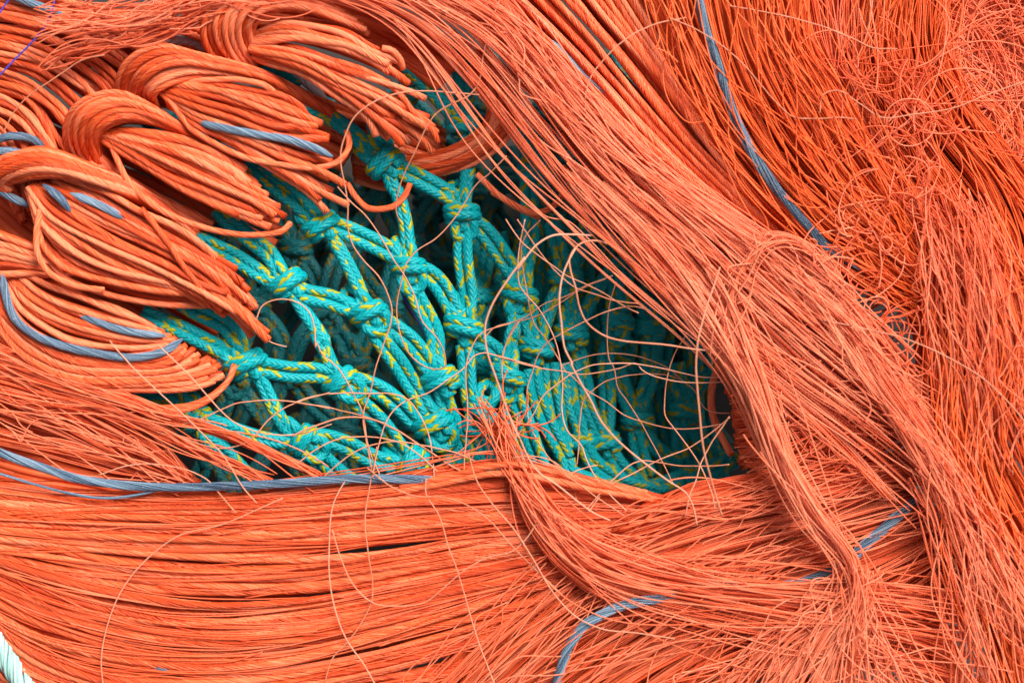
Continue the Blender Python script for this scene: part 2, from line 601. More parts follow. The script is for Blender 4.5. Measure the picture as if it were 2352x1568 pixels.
def knot(parent, xy, z, axis, size=1.0, m_=None, tilt=0.25, bight=True, hump=True):
    c = lift(np.array([xy], float), [z])[0]
    a = unit(np.array([axis[0], -axis[1], 0.0]))
    b = np.array([-a[1], a[0], 0.0])
    n = np.array([0, 0, 1.0])
    g = Geo()
    size *= 1.2
    r = RR * (0.9 + 0.1 * size)

    def put(p):
        p = np.asarray(p, float)
        return c + size * (p[:, :1] * a + p[:, 1:2] * b + p[:, 2:3] * n)
    hand = rng.choice([-1, 1])
    th = np.linspace(-0.25 * math.pi, 4.3 * math.pi, 64)
    al = np.linspace(-14, 15, 64)
    jit = wob(1, 64, 2.0, (1, 4))[0]
    W = np.stack([al + tilt * 26 * np.cos(th) * hand, (27 + jit) * np.cos(th) * hand, 22 * np.sin(th)], 1)
    W[:6, 1:] *= np.linspace(.5, 1, 6)[:, None]
    W[-6:, 1:] *= np.linspace(1, .5, 6)[:, None]
    rope(g, put(W), r)
    if hump:
        for sgn in (-1, 1):
            q = [(-4, 12 * sgn, 0), (-24, 14 * sgn, 6), (-40, 17 * sgn, 4), (-54, 13 * sgn, -8), (-60, 4 * sgn, -20)]
            q = np.array(q, float) + rng.uniform(-3, 3, (5, 3))
            rope(g, put(spline(q, 22)), r)
    if bight:
        q = [(2, -15, 2), (24, -21, 7), (40, -16, 3), (46, 2, -2), (38, 17, 2), (22, 20, 6), (2, 13, 3)]
        q = np.array(q, float) + rng.uniform(-3, 3, (7, 3))
        rope(g, put(spline(q, 30)), r)
    g.tubes(put(spline([(-34, 0, -2), (0, 0, 0), (34, 0, -2)], 10)), 15 * size, 10, .3, uv=(90, 0))
    return g.build('knot', m_ or M_ROPE, parent)


def zf(x, y):
    """height of the upper net where it sinks into the hollow"""
    t = np.clip((x - 640) / 900, 0, 1)
    t2 = np.clip((y - 850) / 300, 0, 1)
    return -22 - 120 * t - 120 * t ** 2 - 40 * t2 * (x < 1100)


net = thing('fishing_net', 'bright teal knotted net flecked with yellow, lying exposed beside the orange hanks', 'net')
KN = {  # centre, axis, size
    1: ((882, 374), (.75, .66), 1.08), 2: ((1061, 491), (.2, .98), 1.0), 3: ((1064, 290), (.15, .98), .95),
    4: ((738, 518), (.75, .66), 1.0), 5: ((938, 613), (.25, .97), 1.0), 6: ((661, 651), (.8, .6), 1.05),
    7: ((845, 717), (.7, .72), 1.0), 8: ((1066, 752), (.1, 1), 1.1), 9: ((1193, 676), (-.02, 1), 1.08),
    10: ((1010, 872), (.5, .86), 1.12), 11: ((566, 835), (.75, .66), 1.1), 12: ((783, 876), (.8, .6), 1.0),
    13: ((994, 975), (.6, .8), 1.15), 14: ((697, 1012), (.85, .5), 1.0), 15: ((1232, 800), (.05, 1), .98),
    16: ((1166, 864), (.05, 1), .98), 17: ((1312, 766), (.05, 1), .98), 18: ((1300, 640), (-.05, 1), 1.0),
    19: ((1419, 737), (0, 1), .92), 20: ((456, 968), (.5, .86), .95), 21: ((945, 1060), (.8, .55), 1.0),
    22: ((1334, 1012), (.35, .93), .95), 23: ((1388, 1015), (.3, .95), .95), 24: ((1492, 755), (0, 1), .85),
    25: ((1463, 964), (.1, 1), .95), 26: ((1573, 945), (0, 1), .95), 27: ((1000, 112), (.9, .4), .8),
    28: ((1226, 400), (.1, 1), .9), 29: ((1105, 945), (-.3, .95), .95),
}
for i, (xy, ax, sz) in KN.items():
    knot(net, xy, zf(*xy) - (30 if i in (22, 23, 25, 26) else 0) + (-25 if i in (27, 20) else 0), ax, sz,
         tilt=rng.uniform(.1, .35), bight=i in (2, 5, 7, 12, 9, 19, 13, 14, 16, 29))


def leg(spec, double=True, dz=0.0, gap=1.0, ends=(0, 0)):
    xy = flat(*spec)
    z = zf(xy[:, 0], xy[:, 1]) + dz
    z[0] += ends[0]
    z[-1] += ends[1]
    p = lift(xy, z)
    bar(net, spline(p, max(8, int(length(p) / 5))), double, gap=gap)


# legs traced between the knots
leg(('P', [(190, 170), (195, 330), (330, 410), (560, 570), (780, 680), (940, 770), (1090, 880), (1200, 1010), (1380, 1150)]), gap=.62)
leg(('P', [(200, 200), (330, 230), (430, 310), (560, 250), (640, 200)]), dz=-25, gap=.5, ends=(0, -40))
leg(('P', [(1220, 560), (1290, 700), (1340, 850), (1400, 980), (1420, 1120)]), gap=.85)
leg(('P', [(1480, 1180), (1640, 1280), (1820, 1370), (2000, 1470), (2150, 1570)], 'R', [(1430, 250)]))
leg(('P', [(1440, 1280), (1500, 1440)], 'R', [(745, 40), (810, 250), (850, 450), (865, 690), (870, 830)]), gap=.45)
leg(('R', [(1440, 280), (1460, 80)], 'P', [(2260, 1440), (2280, 1200), (2300, 980), (2240, 820)]), gap=.5)
leg(('P', [(2230, 800), (2130, 690), (1960, 500), (1800, 330), (1650, 180), (1480, 40)]), gap=.55, ends=(0, -20))
leg(('B', [(700, 300), (790, 270), (840, 330), (880, 470), (920, 620)], 'P', [(2230, 780)]), False)
leg(('B', [(880, 260), (925, 350), (950, 470), (965, 600)], 'P', [(2260, 760)]), False, dz=6)
leg(('R', [(1430, 350), (1440, 520), (1440, 700), (1470, 950), (1500, 1150), (1480, 1330)]), gap=.95)
leg(('R', [(1470, 330), (1640, 440), (1760, 580), (1870, 740), (1980, 920), (2020, 1050)]))
leg(('R', [(60, 390), (220, 450), (420, 540), (620, 640), (800, 750), (870, 830)]))
leg(('R', [(900, 850), (1070, 900), (1190, 1010), (1290, 1170), (1370, 1330), (1420, 1450)]))
leg(('R', [(860, 860), (920, 1060), (990, 1210), (1080, 1370), (1150, 1550)], 'U', [(1420, 300), (1450, 500)]), gap=.8)
leg(('R', [(40, 430), (100, 560), (190, 720), (280, 890), (370, 1090), (440, 1280)]), gap=.42)
leg(('Q', [(1440, 880), (1620, 980), (1850, 1030), (2090, 1120), (2290, 1160)]))
leg(('U', [(700, -120), (860, -40), (1010, 60), (1160, 180), (1290, 340), (1400, 500)]))
leg(('U', [(720, -100), (800, 80), (900, 230), (1050, 430), (1150, 600), (1260, 760), (1340, 900)]), gap=.9)
leg(('U', [(420, 560), (620, 600), (860, 700), (1040, 840), (1200, 1000), (1330, 1080)]))
leg(('U', [(430, 570), (340, 440), (270, 280), (170, 90)], 'Q', [(1830, 1500), (1700, 1290), (1580, 1120), (1460, 900)]), gap=.42)
leg(('S', [(1530, 150), (1760, 190), (2000, 230), (2300, 245), (2480, 290)]))
leg(('U', [(440, 600), (580, 780), (730, 910), (880, 1060), (1000, 1220), (1120, 1380)]))
leg(('Q', [(330, 420), (500, 430), (680, 500), (900, 610), (1100, 740), (1290, 850), (1440, 900)]), gap=.75)
leg(('Q', [(700, 90), (830, 220), (980, 350), (1120, 460), (1240, 560), (1330, 700), (1400, 830)]), gap=.75)
leg(([(560, 372), (590, 392), (630, 425), (680, 465), (735, 515)],), gap=.8)
leg(([(600, 370), (650, 400), (700, 450), (740, 510)],), gap=.7, dz=4)
leg(('Q', [(-80, 1180), (100, 1260), (300, 1340), (500, 1440), (700, 1540), (980, 1680)]), gap=.8)
leg(('Q', [(330, 1060), (480, 1150), (640, 1220), (800, 1310), (900, 1440), (980, 1640)]), gap=.9)
leg(('S', [(1550, 170), (1680, 320), (1770, 500), (1860, 680), (1970, 840), (2100, 930)]), gap=.42)
leg(('S', [(1040, 700), (1220, 760), (1480, 860), (1720, 930), (1940, 960), (2110, 950)]), gap=.5)
leg(('S', [(60, 400), (220, 400), (400, 450), (600, 520), (850, 640), (1020, 740)]), gap=.7, dz=-20)
leg(('S', [(560, 320), (700, 420), (850, 520), (980, 680)]), gap=.8, dz=-15)
leg(('S', [(1040, 800), (1130, 930), (1260, 1020), (1400, 1160), (1540, 1300), (1700, 1420)]), gap=.6, dz=-15)
leg(('U', [(60, 1160), (300, 1190), (520, 1270), (700, 1370), (900, 1440), (1150, 1450)]), gap=.9)
leg(('U', [(60, 1190), (180, 1330), (280, 1440), (420, 1560), (560, 1650)]), gap=.9, dz=-6)
leg(('U', [(1470, 640), (1540, 880), (1600, 1040), (1680, 1200), (1740, 1340), (1840, 1500)]), gap=.9)
leg(('U', [(1400, 1080), (1540, 1260), (1600, 1400), (1680, 1560)]), gap=.8)
leg(('U', [(1710, 200), (1740, 400), (1750, 600), (1780, 800), (1850, 930)]), gap=.8)
leg(('U', [(1740, 130), (1920, 190), (2040, 270), (2150, 420)]), gap=.8)
leg(('R', [(2050, 1150), (1980, 1320), (1970, 1560)], 'V', [(130, 1100), (105, 1300), (80, 1500)]), gap=.5)
leg(('R', [(2050, 1100), (2140, 1340)], 'V', [(300, 950), (320, 1120), (370, 1260)]), gap=.6)
leg(('V', [(700, 560), (590, 720), (510, 900), (450, 1080), (400, 1260)]), gap=.55)
leg(('V', [(700, 560), (730, 740), (750, 930), (745, 1120)]), gap=.6)
leg(('V', [(1250, 380), (1100, 560), (970, 760), (880, 930), (790, 1090)]), gap=.5)
leg(([(1214, 400), (1216, 470), (1218, 540), (1205, 620), (1195, 670)],), gap=.9, dz=4)
leg(([(1245, 320), (1232, 360), (1226, 400)],), gap=.7)
leg(('V', [(520, -40), (580, 120), (640, 330), (680, 520)]), gap=.8)
leg(('V', [(920, -60), (880, 150), (800, 330), (720, 520)]), gap=.8)
leg(('V', [(1180, 480), (1210, 700), (1230, 960)]), gap=.8)
leg(('V', [(1540, 800), (1560, 1050)]), gap=.8)
leg(('V', [(1220, 1040), (1150, 1200), (1110, 1360), (1110, 1560)], 'W', [(1120, 300), (1120, 560), (1100, 780)]), gap=.85, dz=-25)
leg(('W', [(340, 60), (370, 280), (450, 520), (540, 720), (620, 860), (690, 1000)]), gap=.95)
leg(('W', [(520, 0), (540, 260), (590, 520), (620, 740), (700, 900)]), gap=.95, dz=-14)
leg(('W', [(680, 0), (720, 250), (760, 480), (820, 640), (860, 800)]), gap=.6, dz=-5)
leg(('V', [(745, 1180), (820, 1330), (860, 1560)], 'W', [(890, 250), (900, 380), (980, 600), (1080, 800)]), gap=.7, dz=-18)
leg(('W', [(80, 200), (170, 400), (260, 620), (330, 830), (420, 1050), (470, 1200)]), gap=.95)
leg(('W', [(60, 350), (110, 560), (180, 800), (280, 1020)]), gap=.9, dz=-22)
leg(('W', [(1230, 60), (1290, 280), (1360, 460), (1430, 600)]), gap=.85, dz=-20)
leg(('W', [(1620, 0), (1560, 180), (1500, 350), (1450, 560)]), gap=.85, dz=-20)
leg(('V', [(1560, 1080), (1570, 1300), (1540, 1560)]), gap=.85, dz=-20)
leg(('W', [(1840, 0), (1870, 220), (1920, 480)]), gap=.9, dz=-30)
leg(('W', [(2170, 60), (2070, 250), (1960, 480)]), gap=.7, dz=-30)
leg(('W', [(1900, 560), (1880, 760), (1900, 1020), (1960, 1150)]), gap=.85, dz=-35)
leg(('W', [(1960, 560), (2060, 760), (2180, 920), (2300, 1010)]), gap=.7, dz=-35)
leg(('W', [(1420, 650), (1430, 820), (1490, 1020), (1560, 1180)]), gap=.8, dz=-30)
leg(('W', [(1470, 650), (1570, 830), (1720, 960), (1880, 1070)]), gap=.7, dz=-30)
leg(('W', [(1130, 880), (1220, 1040), (1350, 1180), (1500, 1280)]), gap=.8, dz=-25)
leg(('W', [(870, 850), (980, 1040), (1180, 1190), (1400, 1290), (1640, 1330)]), gap=.8, dz=-5)
leg(('W', [(700, 1000), (720, 1130), (820, 1200), (1000, 1260), (1180, 1320)]), gap=.8)
leg(('W', [(1450, 1330), (1700, 1270), (1950, 1180), (2180, 1100), (2352, 1060), (2500, 1000)]), gap=.7, dz=-10)
leg(('W', [(1950, 1250), (2150, 1180), (2300, 1090), (2420, 980)]), gap=.6, dz=10)
leg(('F', [(740, 1620), (840, 1530), (950, 1440), (1120, 1395), (1300, 1420), (1420, 1500)]), gap=.7, dz=70)

for k in range(15):
    x = 1085 + k * 38 + rng.uniform(-10, 10)
    pts = [(x + rng.uniform(-12, 12), 520 + rng.uniform(-40, 60)), (x + rng.uniform(-20, 20), 680), (x + rng.uniform(-24, 24), 840),
           (x + 15 + rng.uniform(-24, 24), 980), (x + 40 + rng.uniform(-20, 20), 1110)]
    leg((pts,), gap=.85, dz=-115 - rng.uniform(0, 40))
    for q in (1, 2, 3):
        if rng.random() < .35:
            knot(net, pts[q], zf(*pts[q]) - 125, (rng.uniform(-.2, .2), 1), .9)

# darker folds of netting further down
for fold, (x0, y0, dx, dy, zz, lab) in enumerate([
    (350, 250, 148, 150, -250, 'teal net fold darkened for shade, lying deep under the bright net'),
    (280, 200, 165, 140, -420, 'deepest layer of dirty teal net, darkened for shade, at the bottom of the hollow')]):
    low = thing('fishing_net', lab, 'net')
    nx, ny = (9, 6) if fold == 0 else (8, 6)
    pos = {}
    for j in range(ny + 1):
        for i in range(nx):
            x = x0 + (i + (j % 2) * .5) * dx + rng.uniform(-28, 28) + j * 10
            y = y0 + j * dy + rng.uniform(-25, 25)
            pos[i, j] = np.array([x, y, zz - .28 * max(0, x - 800) * (1 - .5 * fold) + rng.uniform(-22, 22)])
    for (i, j), p in pos.items():
        if rng.random() < .8:
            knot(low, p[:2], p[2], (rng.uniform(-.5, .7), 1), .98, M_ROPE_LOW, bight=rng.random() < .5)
        if j < ny:
            for di in ((0, -1) if j % 2 == 0 else (0, 1)):
                e = pos.get((i + di, j + 1))
                if e is None:
                    continue
                mid = (p + e) / 2 + np.array([rng.uniform(-22, 22), rng.uniform(-10, 10), rng.uniform(-10, 18)])
                P3 = np.array([p, mid, e])
                c = lift(P3[:, :2], P3[:, 2])
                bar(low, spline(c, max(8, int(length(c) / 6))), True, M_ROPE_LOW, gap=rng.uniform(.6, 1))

# ------------------------------------------------------------------ cords behind the hanks
pile = thing('twine_bundle', 'bundle of orange twines running in from the upper left corner under the folded hanks', 'twine bundle')
G = guides([('A', [(-50, -90), (300, -30), (700, 60), (1200, 150), (1500, 250)]),
            ('A', [(-50, 60), (300, 130), (600, 230), (900, 420), (1020, 580)]),
            ('A', [(-50, 240), (250, 320), (500, 450), (700, 600), (780, 740)]),
            ('A', [(-50, 430), (250, 520), (450, 650), (600, 800), (660, 920)]),
            ('A', [(-50, 620), (150, 700), (300, 850), (420, 1050), (480, 1180)]),
            ('A', [(-60, 780), (60, 900), (160, 1050), (240, 1250), (260, 1400)]),
            ('A', [(-100, 1000), (-20, 1150), (60, 1300), (110, 1500)])], [0, 8, 4, -20])
cord_set(pile, G, 32, 7.6, layers=(0, -15), amp=9, crown=6, cross=.03, t_hi=(.9, 1))
g = Geo()
packing(g, G, 34, 10, -34)
packing(g, guides([[(-60, -60), (300, 60), (640, 130), (900, 240)], [(-60, 300), (200, 420), (420, 560), (560, 640)],
                   [(-60, 420), (100, 560), (300, 700), (480, 800)],
                   [(-60, 620), (120, 720), (300, 850), (420, 960)], [(-60, 900), (60, 980), (200, 1060), (330, 1120)]], [-70, -80]), 60, 13, -20)
g.build('packed_strands', M_CORD, pile)['kind'] = 'stuff'

g = Geo()
packing(g, guides([[(560, -60), (800, 0), (950, 60), (1060, 140)], [(420, 60), (620, 60), (850, 110), (1010, 200)]], [-45, -70]), 26, 10, 0)
g.build('packed_strands', M_CORD, pile)['kind'] = 'stuff'

back = thing('twine_loop', 'orange twine loops half hidden in shade behind the bright net near the top', 'twine loop')
G = guides([('B', [(1020, 330), (1170, 450), (1270, 600), (1300, 760), (1200, 950), (1000, 1100), (680, 1195), (430, 1240), (200, 1180)]),
            ('B', [(970, 480), (1080, 620), (1100, 750), (1040, 880), (880, 980), (620, 1050), (380, 1090), (180, 1040)])], [-75, -65, -70, -110, -150])
cord_set(back, G, 13, 7.6, layers=(0, -14), amp=8, crown=5)
G = guides([[(640, 175), (720, 222), (800, 250), (890, 262), (960, 275), (1020, 300)],
            [(690, 262), (780, 315), (860, 370), (930, 410), (980, 440), (1020, 470)]], [-70, -90, -120, -150, -180])
cord_set(back, G, 15, 7.8, layers=(0, -14), amp=9, crown=4)
one_cord(back, ('R', [(230, -40), (330, 110), (450, 215), (600, 225), (720, 195), (830, 90), (890, -40)]), [-60, -50, -50, -60])
one_cord(back, ([(1130, 440), (1180, 470), (1230, 490), (1275, 470), (1300, 430)],), [-80, -70, -80])
one_cord(back, ([(1095, 400), (1150, 452), (1195, 480), (1240, 500)],), [-80, -75, -85])

# ------------------------------------------------------------------ folded hanks


def hank(label, ug, un, lg, ln, uz, lz, extras=(), lower=None):
    t = thing('folded_hank', label, 'twine hank', 'folded hanks of orange twine')
    Gu = guides([('A', p) for p in ug], uz)
    cord_set(t, Gu, un, 7.8, layers=(0, -13), amp=3, crown=14, cross=.02, jw=.35)
    Gl = guides(lg, lz)
    cord_set(t, Gl, ln, 7.4, layers=(0, -13), amp=4, crown=12, cross=.09, t_hi=(.74, 1.0), ends=(0, .4), jw=.6, droop=26)
    for sp, z in extras:
        one_cord(t, sp, z, 7.2, ends=(0, .1))
    g_ = Geo()
    packing(g_, Gl[:, :-6], max(6, ln // 2), 9, -28)
    packing(g_, Gu, max(6, un // 2), 9, -28)
    g_.build('packed_strands', M_CORD, t)['kind'] = 'stuff'
    return t


h1 = hank('topmost folded orange hank, its loop under the frayed tuft at the top edge',
          [[(2200, 20), (1900, -50), (1650, -30), (1480, 30), (1370, 110), (1350, 220), (1400, 350), (1520, 480)],
           [(2350, 120), (2050, 20), (1850, 0), (1680, 20), (1590, 90), (1560, 200), (1590, 330), (1700, 480)],
           [(2480, 220), (2250, 130), (2050, 60), (1900, 50), (1760, 90), (1700, 160), (1700, 270), (1770, 400)]], 11,
          [[(578, 80), (650, 52), (735, 62), (804, 82), (849, 108), (905, 132), (930, 160)],
           [(578, 92), (660, 78), (760, 95), (850, 130), (905, 160), (950, 188)],
           [(575, 105), (680, 118), (790, 155), (880, 190), (950, 215), (997, 235)],
           [(575, 115), (680, 140), (790, 190), (880, 235), (960, 275), (1030, 296)],
           [(578, 124), (690, 158), (790, 215), (880, 285), (935, 340), (967, 395)],
           [(590, 138), (690, 172), (780, 228), (860, 300), (905, 345), (938, 388)]], 13,
          [0, 35, 58, 72, 76, 60, 25, -20], [20, 55, 62, 60, 48, 30],
          [(('P', [(1380, -20), (1490, 10), (1570, 100), (1600, 200)]), [60, 55, 30]),
           (('P', [(900, 120), (1200, 220), (1500, 400), (1750, 700), (1930, 880), (1960, 970)]), [70, 60, 30])])
h2 = hank('second folded orange hank from the top, with a blue grey twine laid along it',
          [[(2250, 720), (2000, 600), (1800, 500), (1500, 415), (1300, 365), (1100, 312), (950, 345), (840, 430), (790, 560), (805, 680)],
           [(2240, 770), (2000, 640), (1790, 530), (1450, 440), (1230, 395), (1080, 415), (960, 500), (900, 610), (905, 740)],
           [(2230, 820), (2000, 690), (1770, 560), (1400, 515), (1200, 540), (1090, 578), (1030, 630), (1045, 700), (1100, 800)]], 11,
          [('A', [(1100, 560), (1400, 550), (1700, 590), (1950, 680), (2130, 810)]),
           ('A', [(1100, 580), (1400, 600), (1700, 680), (1950, 770), (2200, 850)]),
           ('A', [(1100, 600), (1350, 680), (1650, 790), (1950, 900), (2240, 900)]),
           ('A', [(1130, 650), (1350, 760), (1650, 880), (1950, 1000), (2240, 1090)]),
           ('A', [(1130, 680), (1300, 800), (1600, 930), (1950, 1080), (2330, 1230)]),
           ('A', [(1130, 700), (1300, 830), (1600, 980), (1950, 1180), (2350, 1430)])], 13,
          [-50, -25, 15, 45, 64, 72, 60, 20, -20], [30, 60, 66, 60, 45],
          [(('A', [(1080, 620), (1160, 700), (1280, 860), (1450, 970), (1650, 1060), (1900, 1110), (2120, 1130), (2280, 1080),
                   (2345, 980), (2330, 880)]), [40, 55, 70, 72, 60, 30, 0])])
one_cord(h2, ('A', [(1320, 815), (1450, 850), (1700, 900), (1950, 942), (2120, 1000), (2235, 1055)]), [62, 82, 84, 78, 60], 9.5,
         'grey_strand', M_GREY, nf=16, pitch=200)['label'] = 'blue grey twine among the orange'
h3 = hank('third folded orange hank from the top, ending above the leftmost bright net ropes',
          [[(1650, 1100), (1350, 925), (1150, 800), (950, 680), (780, 618), (600, 645), (480, 725), (425, 850), (445, 1000), (520, 1130)],
           [(1650, 1140), (1330, 940), (1080, 800), (870, 735), (710, 755), (610, 840), (595, 950), (650, 1080), (740, 1200)],
           [(1640, 1180), (1290, 940), (1020, 830), (860, 805), (730, 838), (675, 900), (680, 970), (720, 1060)]], 12,
          [('A', [(680, 880), (900, 868), (1200, 930), (1450, 1040), (1650, 1180), (1750, 1290)]),
           ('A', [(680, 890), (900, 910), (1200, 990), (1500, 1120), (1700, 1240), (1840, 1330)]),
           ('A', [(680, 900), (900, 960), (1200, 1080), (1500, 1220), (1700, 1320), (1880, 1400)]),
           ('A', [(680, 910), (850, 1000), (1150, 1180), (1500, 1320), (1750, 1420), (2000, 1510)]),
           ('A', [(700, 940), (850, 1050), (1100, 1200), (1400, 1370), (1700, 1480), (1900, 1560)])], 14,
          [-30, 10, 48, 66, 74, 66, 40, 0, -25], [30, 58, 66, 60, 45],
          [(('A', [(730, 930), (790, 1080), (870, 1230), (1000, 1360), (1200, 1470), (1450, 1550), (1700, 1580), (1900, 1550),
                   (1950, 1500)]), [40, 55, 60, 62, 50, 20])])
G = guides([('A', [(600, 980), (800, 1130), (1050, 1300), (1300, 1420), (1450, 1500)]),
            ('A', [(480, 1060), (700, 1260), (950, 1400), (1150, 1480), (1300, 1560)])], [0, 5, -5, -20])
cord_set(h3, G, 9, 7.5, layers=(0,), amp=4, crown=5)
h4 = hank('large folded orange hank at the left edge with grey twines in it',
          [[(1330, 1530), (1050, 1335), (850, 1210), (620, 1130), (430, 1050), (250, 1008), (100, 1035), (-20, 1080), (-90, 1170), (-60, 1260), (40, 1290)],
           [(1330, 1570), (1080, 1380), (850, 1260), (640, 1190), (440, 1130), (270, 1110), (120, 1140), (10, 1190), (-10, 1250), (80, 1290)],
           [(1320, 1600), (1100, 1430), (850, 1320), (640, 1240), (450, 1190), (290, 1180), (150, 1205), (70, 1240), (100, 1280)]], 11,
          [('D', [(450, -320), (700, -230), (950, -80), (1200, 60), (1500, 280), (1650, 420), (1710, 510)]),
           ('D', [(300, -280), (600, -150), (900, 0), (1200, 150), (1550, 380), (1800, 640)]),
           ('D', [(220, -260), (450, -100), (800, 100), (1200, 280), (1600, 560), (1800, 740)]),
           ('D', [(200, -250), (350, -50), (700, 150), (1150, 370), (1550, 600), (1780, 890)]),
           ('D', [(190, -250), (270, -50), (480, 160), (800, 310), (1150, 390), (1400, 430)]),
           ('D', [(180, -230), (250, 0), (285, 190), (400, 340), (700, 455), (1100, 525), (1400, 525)])], 15,
          [-20, 10, 48, 62, 72, 74, 66, 45, 20, 10], [40, 58, 68, 66, 52],
          [(('D', [(950, -110), (1100, 80), (1250, 300), (1400, 480), (1490, 575)]), [70, 86, 84, 60]),
           (('D', [(270, -100), (245, 50), (250, 180), (320, 310), (480, 400), (700, 440)]), [66, 84, 88, 84, 78])])
for sp, z in [(('A', [(290, 1240), (400, 1330), (480, 1430)]), [70, 78, 66]), (('A', [(470, 1300), (650, 1370), (870, 1485)]), [62, 74, 62]),
              (('A', [(-20, 1270), (80, 1330), (220, 1390)]), [20, 30, 20]), (('A', [(-40, 940), (100, 915), (220, 940), (330, 1030)]), [40, 46, 34, 5]),
              (('A', [(-40, 1020), (60, 1015), (140, 1010)]), [40, 50, 45])]:
    one_cord(h4, sp, z, 9.5, 'grey_strand', M_GREY, nf=16, pitch=200)

h5 = thing('folded_hank', 'lowest orange hank at the left edge, its loops sagging below a curved grey twine', 'twine hank',
           'folded hanks of orange twine')
G = guides([('D', [(120, 300), (350, 410), (650, 520), (900, 620), (1080, 725)]),
            ('D', [(60, 330), (200, 480), (500, 640), (850, 740), (1180, 765)]),
            ('D', [(20, 400), (120, 620), (450, 830), (850, 880), (1180, 800)]),
            ('D', [(-20, 560), (150, 750), (450, 920), (850, 960), (1180, 930), (1300, 820)]),
            ('D', [(-20, 620), (150, 850), (450, 1000), (850, 1030), (1220, 1000), (1460, 930)]),
            ('D', [(-20, 680), (200, 920), (500, 1080), (900, 1100), (1300, 1080), (1500, 1010)])], [25, 50, 55, 48, 10])
cord_set(h5, G, 17, 7.5, layers=(0, -14), amp=4, crown=8, cross=.03, t_hi=(.95, 1), jw=.4)
g = Geo()
packing(g, G, 12, 9, -30)
g.build('packed_strands', M_CORD, h5)['kind'] = 'stuff'
for k in range(3):
    one_cord(h5, ('D', [(10, 720 + 20 * k), (300, 970 + 18 * k), (700, 1120 + 15 * k), (1050, 1225 + 12 * k), (1350, 1185 + 10 * k),
                        (1530, 1050), (1575, 960 - 10 * k)]), [40, 50, 55, 50, 15], 7)
G = guides([('D', [(-60, 20), (120, 90), (300, 160), (560, 230)]), ('D', [(-60, 345), (180, 335), (380, 330), (640, 300)])], [40, 52, 46, 25])
cord_set(h5, G, 9, 8, layers=(0, -15), amp=5, crown=6, cross=.02)
one_cord(h5, ('D', [(15, 330), (40, 480), (95, 620), (210, 725), (400, 805), (650, 862), (900, 890), (1100, 850), (1225, 765)]),
         [55, 70, 78, 78, 74, 60, 20], 9.5, 'grey_strand', M_GREY, nf=16, pitch=200)
one_cord(h5, ('D', [(500, 590), (650, 650), (850, 712), (1110, 745)]), [45, 62, 62, 40], 8.5, 'grey_strand', M_GREY, nf=16, pitch=200)

# ------------------------------------------------------------------ bottom hank
bot = thing('twine_hank', 'broad flat orange hank of twines sweeping across the bottom left', 'twine hank')
G = guides([[(-30, 1100), (200, 1128), (450, 1140), (700, 1125), (900, 1102), (1050, 1080), (1160, 1068), (1300, 1088), (1450, 1132), (1580, 1170)],
            [(-30, 1180), (200, 1188), (450, 1192), (700, 1187), (900, 1172), (1100, 1160), (1300, 1152), (1500, 1160), (1720, 1165)],
            [(-30, 1240), (200, 1265), (450, 1290), (700, 1290), (900, 1275), (1100, 1250), (1300, 1230), (1500, 1212), (1750, 1190)],
            [(-30, 1300), (150, 1370), (400, 1420), (700, 1410), (900, 1370), (1100, 1330), (1300, 1285), (1500, 1260), (1750, 1235)],
            [(-30, 1380), (100, 1450), (350, 1510), (650, 1510), (900, 1450), (1100, 1390), (1250, 1340), (1450, 1300), (1700, 1275)],
            [(-40, 1430), (50, 1520), (250, 1595), (600, 1605), (850, 1570), (1050, 1520), (1200, 1450), (1400, 1360)],
            [(-40, 1500), (50, 1600), (250, 1680), (600, 1700), (850, 1660), (1050, 1600), (1250, 1520)]],
           [20, 38, 40, 36, 8, -25])
GB = G
cord_set(bot, G, 42, 8.6, layers=(0, -15), amp=11, zamp=7, crown=22, cross=.04, loose=0.06, ends=(.9, 0), step=9, nf=12, pitch=150, t_hi=(.84, 1))
g = Geo()
packing(g, G, 46, 11, -32)
packing(g, guides([[(-40, 1000), (150, 1060), (320, 1110), (500, 1140)], [(-40, 1110), (150, 1140), (320, 1150), (500, 1155)]], [-10, -15]), 16, 10, 0)
g.build('packed_strands', M_CORD, bot)['kind'] = 'stuff'
g = Geo()
P = bundle(G[:, :64], 170, 60, amp=12, zamp=5, depth=8, crown=24, clumps=70, cross=.08, cut=.35, curl=10, freq=(.5, 2.2))
P[..., 2] += 11
g.tubes(P, 1.4, 4, ctints(170, .2, .9))
g.build('loose_strands', M_THREAD, bot)['kind'] = 'stuff'
for k in range(2):
    one_cord(bot, ('H', [(500, 240 + 40 * k), (800, 190 + 35 * k), (1100, 115 + 50 * k), (1250, 100 + 60 * k), (1500, 140 + 60 * k),
                         (1800, 230 + 40 * k), (2050, 280 + 30 * k), (2250, 345)]), [45, 60, 66, 50, 20], 8)

# ------------------------------------------------------------------ frayed bundles


